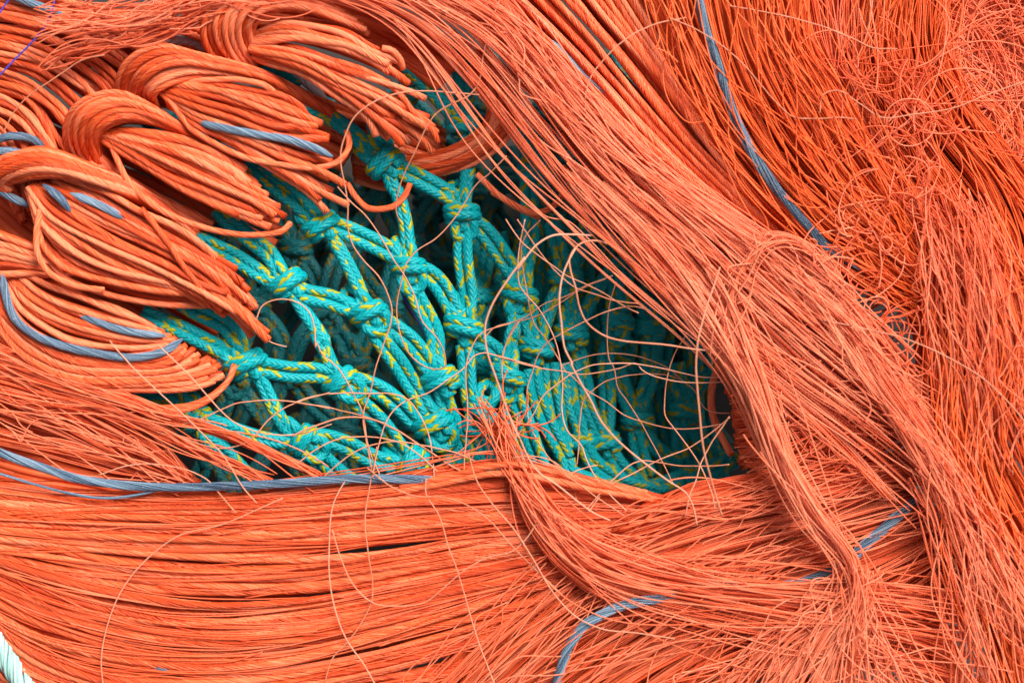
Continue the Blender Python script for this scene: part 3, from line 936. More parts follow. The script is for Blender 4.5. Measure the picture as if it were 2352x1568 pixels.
def frayed(name, label, gs, m_=None, cat='thread bundle', part='strands'):
    t = thing(name, label, cat)
    gg = Geo()
    for s in gs:
        Gd = guides(s['g'], s['z'])
        n = s['n']
        P_ = bundle(Gd, n, s.get('m', 52), amp=s.get('amp', 10), zamp=s.get('zamp', 7), depth=s.get('depth', 35),
                    crown=s.get('crown', 18), clumps=s.get('clumps'), cross=s.get('cross', .06), cut=s.get('cut', .05),
                    curl=s.get('curl', 25), wpow=s.get('wpow', 1), fray=s.get('fray', 0), freq=s.get('freq', (.35, 1.5)), tight=s.get('tight', .35))
        gg.tubes(P_, s.get('r', 1.55) * rng.uniform(.8, 1.2, (n, 1)), 4, ctints(n, *s.get('t', (.1, .9))))
        ns = s.get('strays', n // 14)
        if ns:
            P_ = bundle(Gd, ns, 52, amp=s.get('samp', 45), zamp=16, depth=4, crown=18, cross=.35, cut=.25, curl=40, freq=(.5, 2.2))
            P_[..., 2] += 14
            gg.tubes(P_, 1.5, 4, tints(ns, .5, 1))
        if s.get('pack'):
            packing(gg, Gd, s['pack'], 9, -s.get('depth', 35) - 26)
    gg.build(part, m_ or M_THREAD, t)['kind'] = 'stuff'
    return t


frayed('thread_bundle', 'frayed orange threads fanning from the left edge towards the gap under the net', [
    dict(g=[[(-20, 790), (120, 850), (250, 892), (361, 935), (449, 967), (559, 1008), (669, 1058), (745, 1096)],
            [(-20, 840), (120, 885), (250, 915), (361, 955), (449, 978), (559, 1017), (669, 1066), (738, 1099)]],
         z=[40, 52, 55, 48, 30], n=75, amp=5, depth=14, crown=8, strays=8, cut=.05, fray=.06, cross=.2, samp=25),
    dict(g=[[(-20, 850), (120, 895), (230, 927), (340, 972), (449, 1022), (537, 1060), (630, 1104)],
            [(-20, 910), (120, 938), (230, 955), (340, 990), (449, 1035), (537, 1072), (622, 1110)]],
         z=[35, 46, 48, 42, 26], n=85, amp=5, depth=14, crown=8, strays=8, cut=.05, fray=.06, cross=.2, samp=25),
    dict(g=[[(-20, 740), (60, 810), (150, 880), (260, 950), (360, 1030), (430, 1105)],
            [(-20, 880), (100, 930), (220, 985), (330, 1040), (430, 1108)],
            [(-20, 1040), (100, 1062), (230, 1088), (330, 1104), (450, 1118)]],
         z=[15, 32, 34, 25, 10], n=420, amp=6, depth=34, clumps=60, strays=26, pack=22, cross=.12, cut=.05, samp=20)])
top = frayed('thread_tuft', 'dusty frayed tuft of cut thread ends across the top left', [
    dict(g=[('A', [(250, 30), (600, 30), (900, 20), (1300, -20), (1700, -60)]),
            ('A', [(250, 250), (600, 200), (900, 160), (1200, 80), (1500, 0), (1900, -40)]),
            ('A', [(250, 540), (420, 410), (650, 330), (900, 290), (1150, 220), (1400, 120), (1750, 20)])],
         z=[70, 82, 84, 80, 70], n=95, amp=12, depth=22, cut=.7, curl=34, cross=.16, fray=.2, strays=14, r=1.6)], M_PALE)

diag_cords = thing('twine_hank', 'dark orange hank of twines slanting down from the top centre under frayed threads', 'twine hank')
G = guides([[(1060, -30), (1230, 110), (1380, 260), (1530, 400), (1700, 540), (1890, 650)],
            [(1330, -30), (1440, 110), (1560, 260), (1680, 400), (1800, 520), (1940, 620)],
            [(1500, -30), (1570, 120), (1650, 270), (1750, 400), (1860, 510), (1990, 610)]], [10, 28, 30, 20, -5])
cord_set(diag_cords, G, 25, 8, layers=(0, -15), amp=7, crown=10, cross=.04)
g = Geo()
packing(g, G, 22, 10, -36)
g.build('packed_strands', M_CORD, diag_cords)['kind'] = 'stuff'
one_cord(diag_cords, ('B', [(1180, 0), (1280, 110), (1400, 230), (1560, 310), (1660, 420), (1760, 530), (1880, 620), (2010, 750), (2150, 880), (2352, 1120)]),
         [30, 34, 32, 22], 6, 'grey_strand', M_GREY, nf=14, pitch=260)

frayed('thread_bundle', 'long pale frayed swath of threads crossing from the top centre to the lower right', [
    dict(g=[[(640, -30), (870, 42), (960, 130), (1040, 240), (1110, 335), (1200, 430), (1290, 515), (1400, 615), (1520, 715), (1620, 800), (1720, 900), (1800, 1010)],
            [(900, -30), (1090, 55), (1195, 165), (1285, 280), (1375, 385), (1475, 488), (1590, 600), (1712, 728), (1850, 865), (2000, 990), (2150, 1110), (2370, 1290)]],
         z=[40, 62, 74, 84, 88, 80, 60], n=70, clumps=28, amp=8, tight=.4, depth=40, cross=.3, cut=.15, t=(.3, 1), strays=16, samp=34, r=1.4, freq=(.3, 1.3)),
    dict(g=[[(900, -30), (1090, 55), (1195, 165), (1285, 280), (1375, 385), (1475, 488), (1590, 600), (1712, 728), (1850, 865), (1990, 955), (2150, 1010)],
            [(980, -30), (1150, 80), (1260, 200), (1370, 320), (1490, 425), (1620, 525), (1750, 640), (1880, 760), (2010, 880), (2130, 960)],
            [(1120, -30), (1260, 110), (1390, 250), (1510, 375), (1640, 470), (1760, 545), (1850, 610), (1950, 700), (2050, 800), (2130, 880)]],
         z=[40, 62, 74, 84, 88, 80, 60], n=760, clumps=150, amp=6, tight=.3, depth=75, cross=.11, cut=.15, t=(.15, 1), strays=60, samp=34, r=1.35, freq=(.3, 1.3)),
    dict(g=[[(1090, -30), (1230, 100), (1330, 220), (1420, 340), (1540, 445), (1670, 545), (1800, 660), (1940, 790), (2080, 910)],
            [(1130, -30), (1270, 110), (1400, 250), (1520, 375), (1650, 470), (1770, 545), (1860, 610), (1960, 700), (2070, 820)]],
         z=[10, 20, 22, 10], n=420, clumps=80, amp=6, depth=30, cross=.08, t=(0, .35), strays=0, pack=16),
    dict(g=[[(1290, 380), (1400, 500), (1520, 650), (1610, 770), (1690, 890), (1765, 1050), (1850, 1180), (1938, 1285), (1925, 1370), (1820, 1460), (1680, 1600)],
            [(1480, 470), (1630, 590), (1710, 690), (1760, 820), (1800, 950), (1850, 1080), (1915, 1210), (1965, 1290), (2010, 1380), (2060, 1480), (2130, 1620)]],
         z=[86, 100, 110, 115, 112, 98, 96, 88], n=250, clumps=40, amp=5, depth=30, cross=.2, t=(.4, 1), strays=26, samp=36, r=1.4),
    dict(g=[[(1700, 560), (1850, 700), (1960, 850), (2080, 1020), (2180, 1180), (2300, 1400)],
            [(1850, 620), (1980, 760), (2080, 900), (2180, 1040), (2280, 1200), (2380, 1400)]],
         z=[88, 98, 108, 112, 112, 104], fray=.15, n=100, clumps=40, amp=16, depth=20, cross=.3, t=(.5, 1), strays=20),
    dict(g=[[(1690, 690), (1705, 610), (1740, 560), (1800, 550), (1880, 600), (1950, 680)],
            [(1640, 850), (1660, 720), (1700, 610), (1760, 540), (1850, 560), (1930, 640)]],
         z=[98, 108, 108, 100, 86], n=44, amp=5, depth=20, cross=.25, t=(.4, 1), strays=6, cut=.6, curl=12)], M_PALE)

low_cords = thing('twine_hank', 'orange twines hanging upright at the right rim of the dark hollow', 'twine hank')
G = guides([[(1790, 600), (1760, 720), (1715, 850), (1690, 960), (1745, 1075)],
            [(1830, 600), (1815, 740), (1790, 880), (1790, 990), (1820, 1080)],
            [(1890, 600), (1870, 750), (1850, 880), (1860, 1000), (1890, 1090)]], [30, 15, -10, -20, -10])
cord_set(low_cords, G, 12, 8, layers=(0, -16), amp=6, crown=6)
one_cord(low_cords, ('W', [(2320, -60), (2260, 100), (2210, 300), (2225, 550), (2310, 760), (2420, 960)]), [-30, -60, -75, -70, -40], 9)
one_cord(low_cords, ([(1812, 660), (1806, 720), (1800, 800), (1806, 880)],), [32, 30, 10, 0], 7, 'grey_strand', M_GREY, nf=14)
one_cord(low_cords, ('F', [(840, 1250), (870, 1350), (910, 1440)]), [10, 14, 0], 7, 'grey_strand', M_GREY, nf=14)

frayed('thread_bundle', 'orange frayed threads gathered into the dark slot in the middle right', [
    dict(g=[[(1640, 790), (1790, 850), (1950, 880), (2150, 868)],
            [(1690, 960), (1830, 950), (1980, 925), (2150, 905)],
            [(1700, 1070), (1850, 1010), (2000, 970), (2150, 935)],
            [(1790, 1095), (1950, 1055), (2050, 1015), (2160, 985)]], z=[10, 28, 30, 8], n=520, clumps=110, amp=7, r=1.4, cross=.1,
         t=(.0, .7), strays=36, pack=22, depth=40)], M_THREAD)

gold = frayed('thread_bundle', 'bright orange frayed curtain of threads hanging from the top right of centre', [
    dict(g=[[(1470, -30), (1540, 120), (1620, 280), (1720, 420), (1830, 530), (1950, 620), (2080, 690), (2130, 720)],
            [(1600, -30), (1650, 150), (1730, 320), (1830, 450), (1950, 560), (2060, 640), (2135, 700)],
            [(1760, -30), (1780, 100), (1860, 250), (1960, 400), (2060, 520), (2120, 620), (2145, 690)],
            [(1850, -30), (1865, 100), (1935, 220), (1995, 330), (2065, 450), (2115, 540), (2150, 640)]],
         z=[62, 70, 72, 66, 50, 10], n=1250, clumps=200, amp=6, tight=.3, r=1.4, depth=60, cross=.05, t=(.05, .75), strays=60, pack=36, crown=24, cut=.08)], M_GOLD)
g = Geo()
C = trace(('C', [(160, -30), (215, 200), (300, 430), (370, 680), (460, 900), (560, 1080), (690, 1270), (820, 1430), (940, 1567)],
           'F', [(1000, 130), (1150, 230), (1300, 320)]), [84, 89, 92, 92, 88, 76, 40], step=7)
add_cord(g, C, 8.5, 20, 520, loose=.3, tint=.5, taper=90)
P = np.stack([C + wob(1, len(C), 9)[0][:, None] * np.array([1, .6, 0]) + np.array([0, 0, 6]) for _ in range(16)])
g.tubes(P, 1.2, 4, tints(16))
g.build('grey_strand', M_GREY, gold)['label'] = 'blue grey strand inside the orange curtain'

frayed('thread_bundle', 'soft orange hank of threads curving down the upper right behind loose curls', [
    dict(g=[[(1985, -30), (1960, 120), (1990, 260), (2060, 380), (2130, 480), (2185, 600), (2200, 720)],
            [(2090, -30), (2085, 120), (2125, 240), (2205, 340), (2285, 450), (2335, 560), (2370, 700)],
            [(2190, -30), (2175, 100), (2215, 200), (2295, 300), (2375, 400)]],
         z=[-10, 0, 10, 24, 40], n=950, clumps=150, amp=6, tight=.3, r=1.4, depth=60, cross=.05, t=(.0, .6), strays=50, pack=30, crown=24, cut=.08)], M_GOLD)

frayed('thread_bundle', 'dark recessed orange threads in the slot between the two upper right hanks', [
    dict(g=[[(1840, -30), (1880, 150), (1960, 300), (2050, 450), (2120, 600), (2150, 750)],
            [(2010, -30), (2000, 150), (2040, 300), (2100, 450), (2150, 600), (2170, 750)]],
         z=[-30, -30, -20, -20, -20], n=330, clumps=60, amp=8, depth=30, cross=.1, t=(0, .6), strays=30, pack=18)])

slot = thing('twine_bundle', 'shaded orange strands deep in the slot left of the right edge hank', 'thread bundle')
g = Geo()
packing(g, guides([[(1900, 380), (2000, 560), (2090, 700), (2120, 900), (2150, 1150)], [(2060, 330), (2150, 500), (2200, 700), (2210, 900), (2260, 1150)]],
                  [-70, -70]), 30, 11, 0)
P = bundle(guides([[(1960, 560), (2080, 690), (2110, 860), (2140, 1100)], [(2120, 500), (2200, 700), (2200, 900), (2240, 1100)]], [-50, -45]), 200, 40,
           amp=8, clumps=40, cross=.1)
g.tubes(P, 1.5, 4, ctints(200, 0, .6))
g.build('strands', M_THREAD, slot)['kind'] = 'stuff'

low_fill = Geo()
packing(low_fill, guides([[(1850, 1400), (1980, 1500), (2080, 1650)], [(2180, 1250), (2280, 1400), (2400, 1640)]], [-10, -15]), 26, 10, 0)
low_fill.build('packed_strands', M_THREAD, slot)['kind'] = 'stuff'

right = frayed('thread_bundle', 'thick orange hank of threads falling along the right edge to the bottom corner', [
    dict(g=[[(2125, 560), (2130, 700), (2132, 850), (2135, 960), (2165, 1100), (2205, 1250), (2265, 1400), (2335, 1590)],
            [(2165, 520), (2205, 680), (2215, 830), (2200, 950), (2230, 1080), (2290, 1230), (2380, 1400)],
            [(2230, 500), (2280, 680), (2310, 850), (2300, 1000), (2375, 1150)],
            [(2290, 480), (2340, 640), (2390, 800)]],
         z=[30, 70, 90, 95, 95, 90], n=1250, clumps=200, amp=6, tight=.3, r=1.4, depth=60, cross=.06, t=(.1, .85), strays=60, pack=36, crown=20, cut=.1)], M_GOLD)

frayed('thread_tuft', 'tuft of cut orange thread ends spilling over the hank at the right edge', [
    dict(g=[[(2090, 440), (2120, 600), (2150, 760), (2175, 900), (2200, 1050)],
            [(2180, 420), (2240, 600), (2280, 780), (2290, 930), (2290, 1080)],
            [(2260, 450), (2320, 620), (2350, 800), (2370, 950)]],
         z=[60, 95, 108, 108, 98], n=190, fray=.3, amp=7, depth=34, cross=.2, cut=.75, curl=28, t=(.2, 1), strays=20, clumps=90, freq=(.3, 1.2), r=1.4)], M_PALE)

# curly tangle in the top right corner, and curls lying over the hanks


def curls(name, label, regions, m_=M_THREAD, part='strands', lock=1):
    t = thing(name, label, 'thread tangle')
    gg = Geo()
    for (x0, y0, x1, y1, n, L, z, zr, turn) in regions:
        m = 60
        nc = max(1, n // lock)
        ci = rng.integers(0, nc, n)

        def hd(q, a):
            return rng.uniform(0, 2 * math.pi, (q, 1)) * a[0] + np.cumsum(rng.normal(0, .05, (q, m)), 1) * turn * a[1] + \
                np.cumsum(np.ones((q, m)), 1) * rng.normal(0, .05, (q, 1)) * turn * a[2]
        head = hd(nc, (1, .6, 1))[ci] + hd(n, (0, .25, .15)) + rng.normal(0, .12, (n, 1))
        st = (L * rng.uniform(.6, 1.3, (n, 1)) / m)
        x = rng.uniform(x0, x1, (nc, 1))[ci] + rng.normal(0, 14 if lock > 1 else 0, (n, 1)) + np.cumsum(np.cos(head) * st, 1)
        y = rng.uniform(y0, y1, (nc, 1))[ci] + rng.normal(0, 14 if lock > 1 else 0, (n, 1)) + np.cumsum(np.sin(head) * st, 1)
        zz = z + rng.uniform(-zr, zr, (n, 1)) + wob(n, m, 10)
        f = (CAM_H - zz) / CAM_H
        P_ = np.stack([(x - 1176) * f, (784 - y) * f, zz], -1)
        gg.tubes(P_, 1.55, 4, tints(n, .1, .9))
    gg.build(part, m_, t)['kind'] = 'stuff'
    return t


tang = curls('thread_tangle', 'matted curly orange threads filling the top right corner', [
    (2150, -80, 2450, 520, 560, 420, -60, 28, .8), (2160, 60, 2400, 460, 300, 480, -40, 18, 1.2),
    (2280, 350, 2420, 620, 160, 320, -40, 20, 1.0)], M_PALE, lock=12)
g = Geo()
packing(g, guides([[(2120, -60), (2180, 200), (2300, 420), (2380, 700)], [(2420, -60), (2430, 200), (2440, 420), (2450, 700)]], [-80, -80]), 40, 12, 0)
g.build('packed_strands', M_CORD, tang)['kind'] = 'stuff'
curls('thread_tangle', 'springy loose curls of thread over the slot at the upper right', [
    (1850, 130, 2150, 380, 60, 340, 62, 26, .9), (1950, 320, 2180, 640, 36, 220, 84, 22, 1.3)], M_PALE)
curls('thread_tangle', 'short curled thread ends beside the dark slot at centre right', [
    (1850, 700, 2100, 850, 60, 200, 78, 25, 1.3), (1950, 430, 2100, 600, 22, 140, 92, 15, 2.0)], M_PALE)

# ------------------------------------------------------------------ lower right
frayed('thread_bundle', 'fan of frayed orange threads spreading over the bottom right', [
    dict(g=[[(960, 1590), (1110, 1440), (1250, 1335), (1400, 1262), (1600, 1202), (1800, 1165), (2080, 1105)],
            [(1090, 1610), (1250, 1480), (1400, 1378), (1600, 1295), (1800, 1235), (2120, 1150)],
            [(1250, 1640), (1400, 1530), (1560, 1440), (1760, 1345), (1960, 1285), (2170, 1200)],
            [(1450, 1640), (1620, 1530), (1810, 1450), (2010, 1385), (2220, 1260)],
            [(1800, 1660), (1930, 1560), (2060, 1470), (2180, 1400), (2280, 1320)]],
         z=[52, 62, 58, 44, 30, 10], n=1150, clumps=200, amp=8, tight=.35, r=1.4, depth=60, cross=.07, t=(.05, .85), strays=70, pack=44, crown=10)])
frayed('thread_bundle', 'flat band of orange threads along the lower rim of the hollow', [
    dict(g=[[(1470, 1172), (1600, 1125), (1750, 1098), (1900, 1072), (2150, 1030)],
            [(1380, 1250), (1600, 1195), (1800, 1155), (2000, 1115), (2160, 1085)]],
         z=[36, 40, 34, 22, 5], n=260, clumps=50, amp=9, depth=26, cross=.07, t=(.05, .7), strays=20, pack=12)])
frayed('thread_tuft', 'rust orange tuft of threads curling down from the middle of the net', [
    dict(g=[[(1085, 920), (1155, 1010), (1222, 1095), (1290, 1170), (1385, 1238), (1490, 1282), (1620, 1312), (1800, 1335), (2050, 1360), (2250, 1380)],
            [(1150, 960), (1165, 1050), (1195, 1130), (1245, 1210), (1325, 1280), (1440, 1330), (1600, 1365), (1800, 1395), (2050, 1430), (2250, 1460)],
            [(1180, 950), (1168, 1040), (1180, 1130), (1215, 1225), (1285, 1320), (1410, 1405), (1600, 1455), (1800, 1500), (2050, 1550), (2250, 1620)]],
         z=[-40, 20, 80, 92, 92, 88, 86, 84, 80], n=150, fray=.12, clumps=60, amp=7, depth=24, cross=.16, cut=.55, curl=10, t=(.1, .8), strays=24, samp=35, crown=8, r=1.4)])
curls('thread_tuft', 'short rust orange thread ends standing over the net by the rust tuft', [
    (1115, 940, 1175, 1010, 34, 110, -20, 25, .35)], M_THREAD)
frayed('thread_bundle', 'pale threads splaying downward to the bottom edge at the right', [
    dict(g=[[(1950, 1300), (1850, 1400), (1720, 1480), (1600, 1600)],
            [(1985, 1300), (1940, 1420), (1880, 1500), (1840, 1610)],
            [(2020, 1300), (2030, 1420), (2070, 1500), (2120, 1600)]],
         z=[84, 96, 92, 80], fray=.3, n=60, clumps=60, amp=16, depth=20, cross=.14, t=(.3, 1), strays=30),
    dict(g=[[(2080, 1080), (2130, 1200), (2170, 1350), (2200, 1600)], [(2180, 1050), (2260, 1200), (2320, 1350), (2380, 1500)]],
         z=[100, 108, 104, 96], n=60, fray=.45, clumps=30, amp=12, depth=20, cross=.3, t=(.4, 1), strays=16)], M_PALE)

# ------------------------------------------------------------------ separate grey twines


def strand(name, label, spec, z, r, mat_=M_GREY, nf=16, pitch=300, loose=.1, cat='twine', group=None):
    g_ = Geo()
    add_cord(g_, trace(spec, z, step=7), r, nf, pitch, loose=loose, tint=.5, taper=60 if r > 5 and mat_ is M_GREY else 0)
    return tag(g_.build(name, mat_), label, cat, group)


strand('grey_twine', 'long blue grey twine lying along the top of the bottom orange hank',
       ('G', [(-60, -10), (0, 20), (250, 108), (500, 188), (750, 230), (1100, 252), (1600, 242), (2000, 220), (2352, 195)], 'H', [(350, 195), (700, 205), (1000, 225), (1300, 260)]),
       [44, 62, 68, 70, 66, 50, 10], 9.5)
strand('grey_twine', 'thin blue grey yarn sagging below the long grey twine at left',
       ('G', [(-40, 150), (200, 222), (450, 290), (700, 325), (850, 315), (1050, 275)]), [60, 66, 66, 66], 3, nf=8)
strand('grey_twine', 'blue grey twine rising from the bottom edge and running buried to the lower right',
       ('H', [(1540, 1620), (1580, 1480), (1650, 1300), (1760, 1170), (1900, 1085), (2100, 1020), (2300, 985)], 'I', [(50, 935), (250, 905), (500, 940), (700, 920), (900, 870), (1160, 760), (1280, 640), (1400, 540), (1540, 410), (1720, 270)]),
       [74, 88, 98, 100, 86, 66, 58, 52, 48, 42, 20], 8.5, loose=.3)
strand('grey_twine', 'short blue grey twine showing in the top left corner', ('A', [(60, -40), (200, 20), (330, 65), (450, 110)]), [18, 26, 22, 4], 9)
strand('grey_twine', 'blue grey twine glimpsed between orange twines near the bottom left', ('G', [(950, 1470), (1030, 1455), (1130, 1470), (1280, 1480)]),
       [40, 58, 56, 36], 8)
strand('blue_thread', 'thin bright blue thread crossing the twines in the top left corner', ('A', [(375, -40), (335, 120), (200, 300), (100, 400), (-20, 525)]),
       [60, 62, 60, 56], 2.0, M_BLUE, 5, cat='thread')
strand('blue_thread', 'short blue thread cutting the very top left corner', ('A', [(80, -30), (30, 40), (-20, 120)]), [50, 50, 50], 2.0, M_BLUE, 5, cat='thread')
strand('green_rope', 'faded pale green rope at the bottom left corner', ([(-30, 1420), (10, 1500), (60, 1580), (110, 1660)],), [40, 58, 50], 22, M_GREENROPE, 14, 160)
strand('green_rope', 'second faded pale green rope lying just right of the corner one at bottom left', ([(40, 1480), (90, 1540), (150, 1600)],), [20, 36, 30], 18, M_GREENROPE, 14, 160)
g = Geo()
rope(g, trace(([(360, 95), (410, 92), (450, 98), (500, 130)],), [-36, -32, -34, -50], step=5), 15)
tag(g.build('white_rope', M_WHITE), 'dirty white braided rope glimpsed under the top left tuft', 'rope')
g = Geo()
rope(g, trace(([(640, 145), (690, 175), (720, 200), (740, 235)],), [-60, -50, -52, -70], step=5), 15)
tag(g.build('white_rope', M_WHITE), 'dirty white braided rope behind the small teal loop near the topmost hank', 'rope')
# blue yarn deep in the net
strand('blue_thread', 'dark blue thread lost between the net ropes near the middle', ('R', [(790, 1090), (850, 1200), (920, 1320), (1000, 1450), (1060, 1560)]),
       [-150, -140, -140, -150], 1.8, M_BLUE, 5, cat='thread')

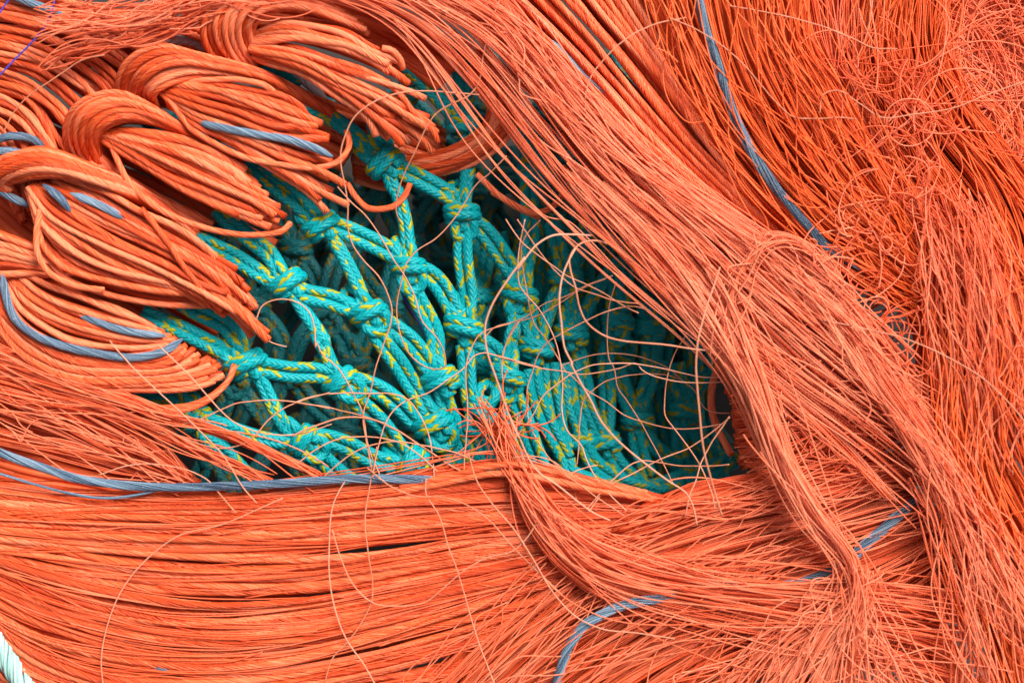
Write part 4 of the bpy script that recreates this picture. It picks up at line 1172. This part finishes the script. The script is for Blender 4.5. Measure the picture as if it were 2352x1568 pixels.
# ------------------------------------------------------------------ loose single threads over the hollow
LOOSE = [
    ('thread winding down from the top edge past the topmost hank to the second knot', 'B', [(1180, -20), (1100, 200), (1060, 400), (1030, 560), (970, 640), (850, 700), (740, 770), (680, 860), (600, 1030), (540, 1150), (490, 1300), (480, 1430), (510, 1500)], [70, 80, 90, 80, 40, 10], 1.8),
    ('long thread looping off the topmost hank end and down across three net knots', ('P', [(2400, 470), (2150, 450), (1850, 430), (1520, 460), (1250, 570), (1080, 720), (1000, 880), (950, 1050), (950, 1200), (990, 1400)], 'R', [(240, 200), (240, 420), (290, 600), (400, 760), (560, 930), (650, 1100), (700, 1280), (690, 1400)], 'U', [(860, 240), (790, 450), (740, 680), (660, 940), (690, 1200), (730, 1400), (760, 1560)]), None, [80, 95, 90, 60, 40, 40, 60], 1.8),
    ('long thread doubling back on itself over the net to the left of centre', ('R', [(130, -10), (270, 150), (420, 290), (540, 450), (640, 620), (720, 760), (820, 900), (930, 1120), (1020, 1400)], 'U', [(1430, 130), (1500, 270), (1510, 440), (1400, 460), (1250, 400), (1120, 270), (1060, 130)], 'R', [(750, 1300), (760, 1150), (800, 980), (850, 800), (960, 660), (1150, 540), (1300, 390), (1450, 180), (1530, 40), (1590, -40), (1700, -130), (1900, -330)]), None, [60, 40, 10, -40, 0, 20, 50], 1.7),
    ('thick pale thread bowing left across the middle of the hollow to the lower twines', ('V', [(960, 110), (700, 98), (550, 110), (380, 210), (180, 480)], 'R', [(2100, 720), (1900, 980), (1720, 1280), (1670, 1450)], 'U', [(1950, 250), (2050, 550), (2130, 780), (2200, 980), (2300, 1200)], 'W', [(70, 500), (200, 780), (300, 1000), (400, 1140), (600, 1280), (800, 1440), (980, 1568), (1150, 1650)]), None, [110, 150, 150, 140, 120, 90], 2.3),
    ('pale thread looping out of the swath and back to the right over the dark knots', 'V', [(1150, 200), (1000, 165), (850, 190), (770, 260), (725, 350), (740, 480), (790, 650), (830, 850), (900, 1010), (1080, 1150), (1280, 1210), (1500, 1230), (1800, 1260), (2050, 1300), (2230, 1310)], [110, 130, 140, 140, 130, 110], 2.3),
    ('pale thread dropping from the swath loop through the hollow to the bottom right', ('V', [(790, 240), (720, 370), (650, 550), (620, 750), (640, 1000), (680, 1300), (760, 1460)], 'W', [(740, 0), (830, 180), (950, 400), (1050, 600), (1180, 760), (1350, 920), (1550, 1080), (1750, 1230), (1950, 1370), (2030, 1540), (2060, 1700)]), None, [130, 150, 160, 150, 120, 100], 2.3),
    ('thread slanting right from the net centre along the lower edge of the swath', 'V', [(60, -60), (220, 170), (400, 320), (560, 430), (700, 530), (900, 620), (1100, 720), (1300, 850), (1450, 920)], [70, 50, 40, 50, 80], 1.7),
    ('thread slanting right just above its neighbour into the swath', 'V', [(180, -60), (350, 190), (450, 330), (620, 520), (800, 660), (950, 710), (1200, 790), (1450, 820)], [70, 50, 40, 60, 90], 1.7),
    ('thread hanging down over the knot left of centre and on to the bottom twines', ('V', [(260, -60), (210, 200), (190, 450), (210, 640), (290, 750), (400, 870), (500, 1040), (580, 1220), (640, 1480)], 'W', [(655, 250), (650, 500), (700, 700), (850, 870), (900, 1010), (1000, 1200), (1150, 1380), (1330, 1550)]), None, [60, 20, 0, -10, 20, 70], 1.7),
    ('thread running down the centre then swinging right across the hollow floor', ('V', [(420, -50), (260, 130), (220, 260), (240, 450), (280, 680), (310, 880), (350, 1020), (480, 1190), (600, 1380), (700, 1540)], 'W', [(740, 130), (900, 280), (1100, 400), (1300, 550), (1500, 620), (1750, 680), (2000, 690), (2352, 635)]), None, [50, 10, -20, -40, -30, 40], 1.7),
    ('thread rising gently to the right from the centre knot to the swath', 'V', [(1180, 530), (880, 640), (700, 740), (450, 830), (250, 970), (120, 1020), (-60, 1070), (-160, 1180)], [40, 10, -40, -60, -70], 1.6),
    ('thread rising to the right just under another, its tail dropping straight down', 'V', [(1100, 560), (850, 670), (650, 800), (450, 920), (300, 980), (180, 1020), (90, 1170), (40, 1320), (20, 1568)], [40, 0, -40, -60, -80], 1.6),
    ('thread with a sharp kink wandering across the floor of the hollow to the right', ('V', [(-40, 1370), (200, 1440), (450, 1500)], 'W', [(650, 90), (830, 120), (1050, 100), (1250, 60), (1430, 10), (1480, 70), (1560, 120), (1750, 180), (2050, 210), (2400, 195)]), None, [-40, -20, 10, 30, 60], 1.7),
    ('thread arching low from the rust tuft and across the hollow to the right rim', 'W', [(130, 810), (300, 620), (360, 520), (450, 350), (600, 220), (800, 90), (950, 30), (1150, 10), (1430, 15), (1700, 60), (1950, 120), (2100, 150), (2400, 140)], [-30, -10, 10, 30, 60], 1.7),
    ('thread climbing from the hollow floor to the lower edge of the swath', ('V', [(1560, 890), (1400, 850), (1100, 910), (900, 1000), (650, 1130), (480, 1240), (380, 1400), (340, 1540)], 'W', [(290, 250), (280, 450), (310, 650), (400, 830), (520, 1000), (620, 1100), (720, 1200), (770, 1300), (800, 1450)]), None, [90, 40, -10, -30, 0, 40], 1.7),
    ('thread dropping down the right part of the hollow into shade', ('V', [(1215, 600), (1150, 800), (1125, 1000), (1120, 1200), (1140, 1400)], 'W', [(1190, 50), (1230, 260), (1330, 400), (1450, 590), (1560, 780), (1650, 950), (1720, 1080), (1810, 1270)]), None, [50, 0, -30, -60, -40, 0], 1.6),
    ('faint thread arching across the deepest knots on the right', ('V', [(640, 1470), (850, 1390), (1080, 1345), (1400, 1360), (1620, 1430), (1780, 1510)], 'W', [(1900, 180), (2040, 300), (2090, 400), (2150, 480), (2250, 520), (2400, 530)]), None, [-90, -70, -60, -50, -20], 1.6),
    ('faint thread curving up from the floor at the middle of the hollow', 'W', [(800, 1080), (820, 900), (830, 700), (840, 550), (870, 400), (960, 300), (1100, 200), (1300, 140), (1500, 120), (1750, 130), (1880, 170)], [-60, -60, -60, -50], 1.6),
    ('thread bending round the right side of the hollow and down to the lower rim', 'W', [(2000, -400), (1920, -250), (1850, -140), (1790, 0), (1740, 200), (1720, 400), (1730, 560), (1800, 660), (1900, 790), (2000, 930), (2080, 1050), (2150, 1200), (2210, 1350), (2250, 1540)], [80, 30, 20, 30, 60, 80], 1.7),
    ('thick pale blurred thread hanging straight down near the right rim of the hollow', 'W', [(2300, -1000), (2200, -700), (2120, -450), (2068, -220), (2050, 0), (2060, 250), (2090, 550), (2110, 800), (2150, 1000), (2200, 1200), (2260, 1400), (2320, 1600)], [150, 180, 185, 170, 140], 2.3),
    ('thread rising from the lower twines to the right rim, the upper of a crossing pair', 'W', [(2400, 570), (2150, 780), (1950, 900), (1700, 1000), (1500, 1100), (1300, 1200), (1120, 1300), (1020, 1430), (920, 1560)], [70, 40, 20, 30, 70], 1.7),
    ('thread dropping steeply at the right rim through the lower band', 'W', [(2400, 560), (2250, 780), (2140, 960), (2080, 1120), (2020, 1300), (1970, 1430), (1940, 1600)], [80, 70, 80, 90], 1.7),
    ('thread humping over the lower net ropes and dipping to the bottom hank', 'W', [(2400, 1065), (2100, 1080), (1850, 1075), (1650, 1040), (1500, 1020), (1400, 1050), (1250, 1160), (1120, 1280), (1000, 1420), (900, 1540)], [60, 20, 0, 10, 50, 70], 1.7),
    ('thread crossing the rust tuft and sloping to the bottom hank', 'W', [(120, 1000), (250, 980), (480, 1000), (600, 1060), (700, 1180), (860, 1290), (1000, 1400), (1150, 1500), (1300, 1600)], [70, 80, 70, 70], 1.6),
    ('short thread end poking right over the lower net', 'W', [(690, 1200), (760, 1150), (850, 1110), (1020, 1068)], [30, 20, 10], 1.6),
    ('thread arching over the lowest bright loop knot and falling to the grey twine', 'U', [(-60, 815), (0, 790), (200, 730), (450, 710), (700, 715), (950, 715), (1130, 780), (1240, 920), (1320, 1080), (1370, 1250), (1390, 1450), (1400, 1600)], [50, 40, 40, 30, 30, 50], 1.7),
    ('double thread from the left rim slanting down under the loop knot', 'U', [(-80, 1160), (0, 1120), (200, 1040), (400, 975), (600, 960), (800, 1000), (1000, 1090), (1200, 1220), (1400, 1350), (1600, 1480), (1760, 1560)], [50, 50, 50, 40, 40, 50], 2.4),
    ('flat arching thread low on the left net just above the grey twine', 'U', [(-40, 1460), (150, 1310), (400, 1190), (650, 1165), (850, 1180), (1050, 1230), (1250, 1360), (1440, 1530)], [60, 60, 50, 50, 60], 1.7),
    ('thread sloping right from the left rim to meet the double thread', 'U', [(-80, 805), (0, 820), (250, 850), (500, 910), (700, 960), (900, 1040), (1060, 1120)], [45, 45, 40, 36], 1.6),
    ('arching thread from the bottom rim over the lowest net leg and back down', 'U', [(230, 1600), (400, 1450), (600, 1310), (800, 1240), (1000, 1215), (1200, 1240), (1450, 1290), (1650, 1340), (1830, 1420)], [60, 60, 50, 50, 50], 1.7),
    ('long thread climbing from the grey twine over both loop knots to the right', 'U', [(760, 1600), (820, 1250), (880, 1060), (960, 920), (1060, 820), (1150, 770), (1350, 700), (1550, 570), (1720, 440), (1820, 320), (1900, 290), (2100, 330), (2352, 400), (2500, 440)], [70, 50, 30, 10, -20, -30, -40], 1.7),
    ('upright thread rising from the bottom hank through the middle of the net', 'U', [(1710, 1560), (1730, 1250), (1750, 1050), (1750, 800), (1735, 600), (1740, 400), (1800, 220), (1880, 100), (2200, -20)], [60, 20, 0, -20, -30], 1.7),
    ('upright thread passing over the small knot at the middle of the net', 'U', [(2290, -40), (2160, 180), (2110, 360), (2120, 600), (2130, 900), (2140, 1020)], [-30, -40, -40, -40], 1.6),
    ('long thread sagging from the lowest left hank across the net and up to the right', 'S', [(620, -40), (800, 130), (950, 280), (1100, 450), (1250, 620), (1400, 750), (1600, 840), (1800, 880), (2000, 885), (2200, 850), (2420, 770)], [80, 80, 70, 50, 40, 40], 1.7),
    ('thread humped over the frayed left bundle and falling to the bottom hank', 'S', [(-20, 1310), (200, 1230), (400, 1190), (650, 1200), (900, 1250), (1100, 1340), (1300, 1560), (1420, 1700)], [60, 70, 70, 70], 1.7),
    ('straight thread slanting down across the lowest left hank to the bottom hank', 'S', [(100, -100), (350, 190), (550, 380), (750, 560), (950, 750), (1150, 950), (1300, 1120), (1400, 1280), (1500, 1440), (1640, 1600)], [80, 80, 80, 80, 80], 1.7),
    ('thread arching over the left knot gap beside the lowest left hank', 'S', [(780, 800), (1050, 720), (1250, 630), (1450, 550), (1650, 530), (1900, 525), (2150, 560), (2400, 610)], [66, 70, 60, 50, 45], 1.7),
    ('thread dipping then rising across the lowest left leg of the net', 'S', [(600, 860), (900, 930), (1100, 1000), (1350, 1020), (1550, 950), (1650, 860), (1750, 740), (1900, 620), (2100, 530), (2400, 445)], [60, 60, 60, 50, 45], 1.7),
    ('thread arching off the large left hank and down along the left net legs', ('Q', [(1110, 1250), (1170, 1110), (1300, 1045), (1450, 1040), (1580, 1090), (1680, 1200), (1720, 1350), (1730, 1540)], 'U', [(170, 180), (230, 300), (400, 450), (480, 570), (560, 720), (640, 880), (670, 1000), (700, 1200), (740, 1350), (840, 1580)]), None, [40, 50, 40, 30, 30, 50], 1.7),
    ('short thread end by the tip of the large left hank', 'Q', [(1180, 1440), (1300, 1500), (1430, 1532)], [0, -10, -20], 1.6),
    ('single thread bowed over the bottom hank near the lower left', 'G', [(700, 1640), (680, 1400), (740, 1120), (830, 920), (980, 740), (1200, 580), (1500, 500), (1750, 390), (1900, 325)], [80, 80, 82, 80], 1.8),
    ('left thread of a pair hanging loosely over the bottom hank', 'H', [(150, 180), (60, 350), (30, 600), (30, 850), (60, 1050), (150, 1280), (260, 1440), (350, 1600)], [70, 84, 84, 84], 1.7),
    ('right thread of a pair hanging loosely over the bottom hank', 'H', [(350, -20), (300, 250), (270, 450), (290, 700), (320, 900), (310, 1030), (250, 1150), (160, 1280), (50, 1400), (0, 1560)], [60, 84, 84, 84], 1.7),
    ('thread falling from a raised end over the bottom hank to the grey bend', 'H', [(960, 20), (1030, 230), (1130, 370), (1260, 520), (1400, 740), (1550, 980), (1700, 1130), (1850, 1200), (2100, 1230), (2352, 1270)], [100, 100, 110, 115, 118], 1.8),
    ('thread making a shallow wave across the upper twines of the bottom hank', 'H', [(280, 120), (450, 250), (600, 310), (800, 320), (950, 370), (1100, 470), (1250, 640), (1400, 790), (1600, 980)], [70, 84, 88, 96], 1.8),
    ('nearly straight rusty thread crossing the bottom hank twines', 'H', [(680, 190), (680, 300), (760, 430), (830, 650), (900, 850), (960, 1050), (1020, 1260), (1080, 1420), (1150, 1600)], [70, 86, 90, 90], 1.8),
    ('wide U shaped thread lying on the bottom hank', 'H', [(1430, 480), (1350, 600), (1260, 680), (1100, 720), (950, 800), (850, 880), (760, 960), (680, 1020), (500, 1050), (330, 1030), (200, 920), (110, 740), (50, 540)], [104, 96, 88, 86], 1.7),
    ('long thread wandering right across the bright orange curtain', 'C', [(-40, 115), (150, 200), (400, 370), (600, 590), (680, 680), (790, 780), (950, 800), (1100, 790), (1230, 800)], [104, 106, 106, 104], 1.7),
    ('thread sweeping in from the right edge across both upper right hanks', 'C', [(2400, 530), (2100, 640), (1900, 720), (1600, 770), (1400, 790), (1250, 700), (1100, 610), (1000, 640), (980, 760)], [90, 96, 100, 100], 1.8),
    ('long pale thread slanting over the thick right hank', 'F', [(1000, 640), (1300, 700), (1600, 780), (1900, 920), (2100, 1050), (2300, 1250), (2450, 1450)], [120, 140, 150, 150], 1.9),
    ('thread running level from the bright curtain to the upper right curls', 'C', [(370, 40), (700, 100), (1000, 180), (1200, 260), (1330, 320), (1500, 330)], [104, 106, 100, 90], 1.7),
    ('thread arching from the top right of the dark diagonal hank to the swath', 'B', [(2420, 120), (2200, 170), (2000, 280), (1850, 430), (1780, 530), (1750, 650), (1750, 800)], [100, 110, 110, 104], 1.7),
    ('lone thread curving down the upper left twines from the frayed tuft', 'A', [(20, 900), (90, 760), (200, 640), (330, 550), (420, 490), (540, 410), (700, 370)], [60, 66, 72, 84], 1.7),
]
for lab, zk, pts, zz, r in LOOSE:
    spec = zk if isinstance(zk, tuple) else (zk, pts)
    C = trace(spec, zz, step=7)
    C = C + np.stack([wob(1, len(C), 1.6, (2, 9))[0] for _ in range(3)], 1)
    g = Geo()
    g.tubes(C[None], r * .9 * (1 + wob(1, len(C), .16, (2, 14))), 6, rng.uniform(.3, .9))
    tag(g.build('loose_thread', M_DULL), lab, 'thread', 'loose orange threads')
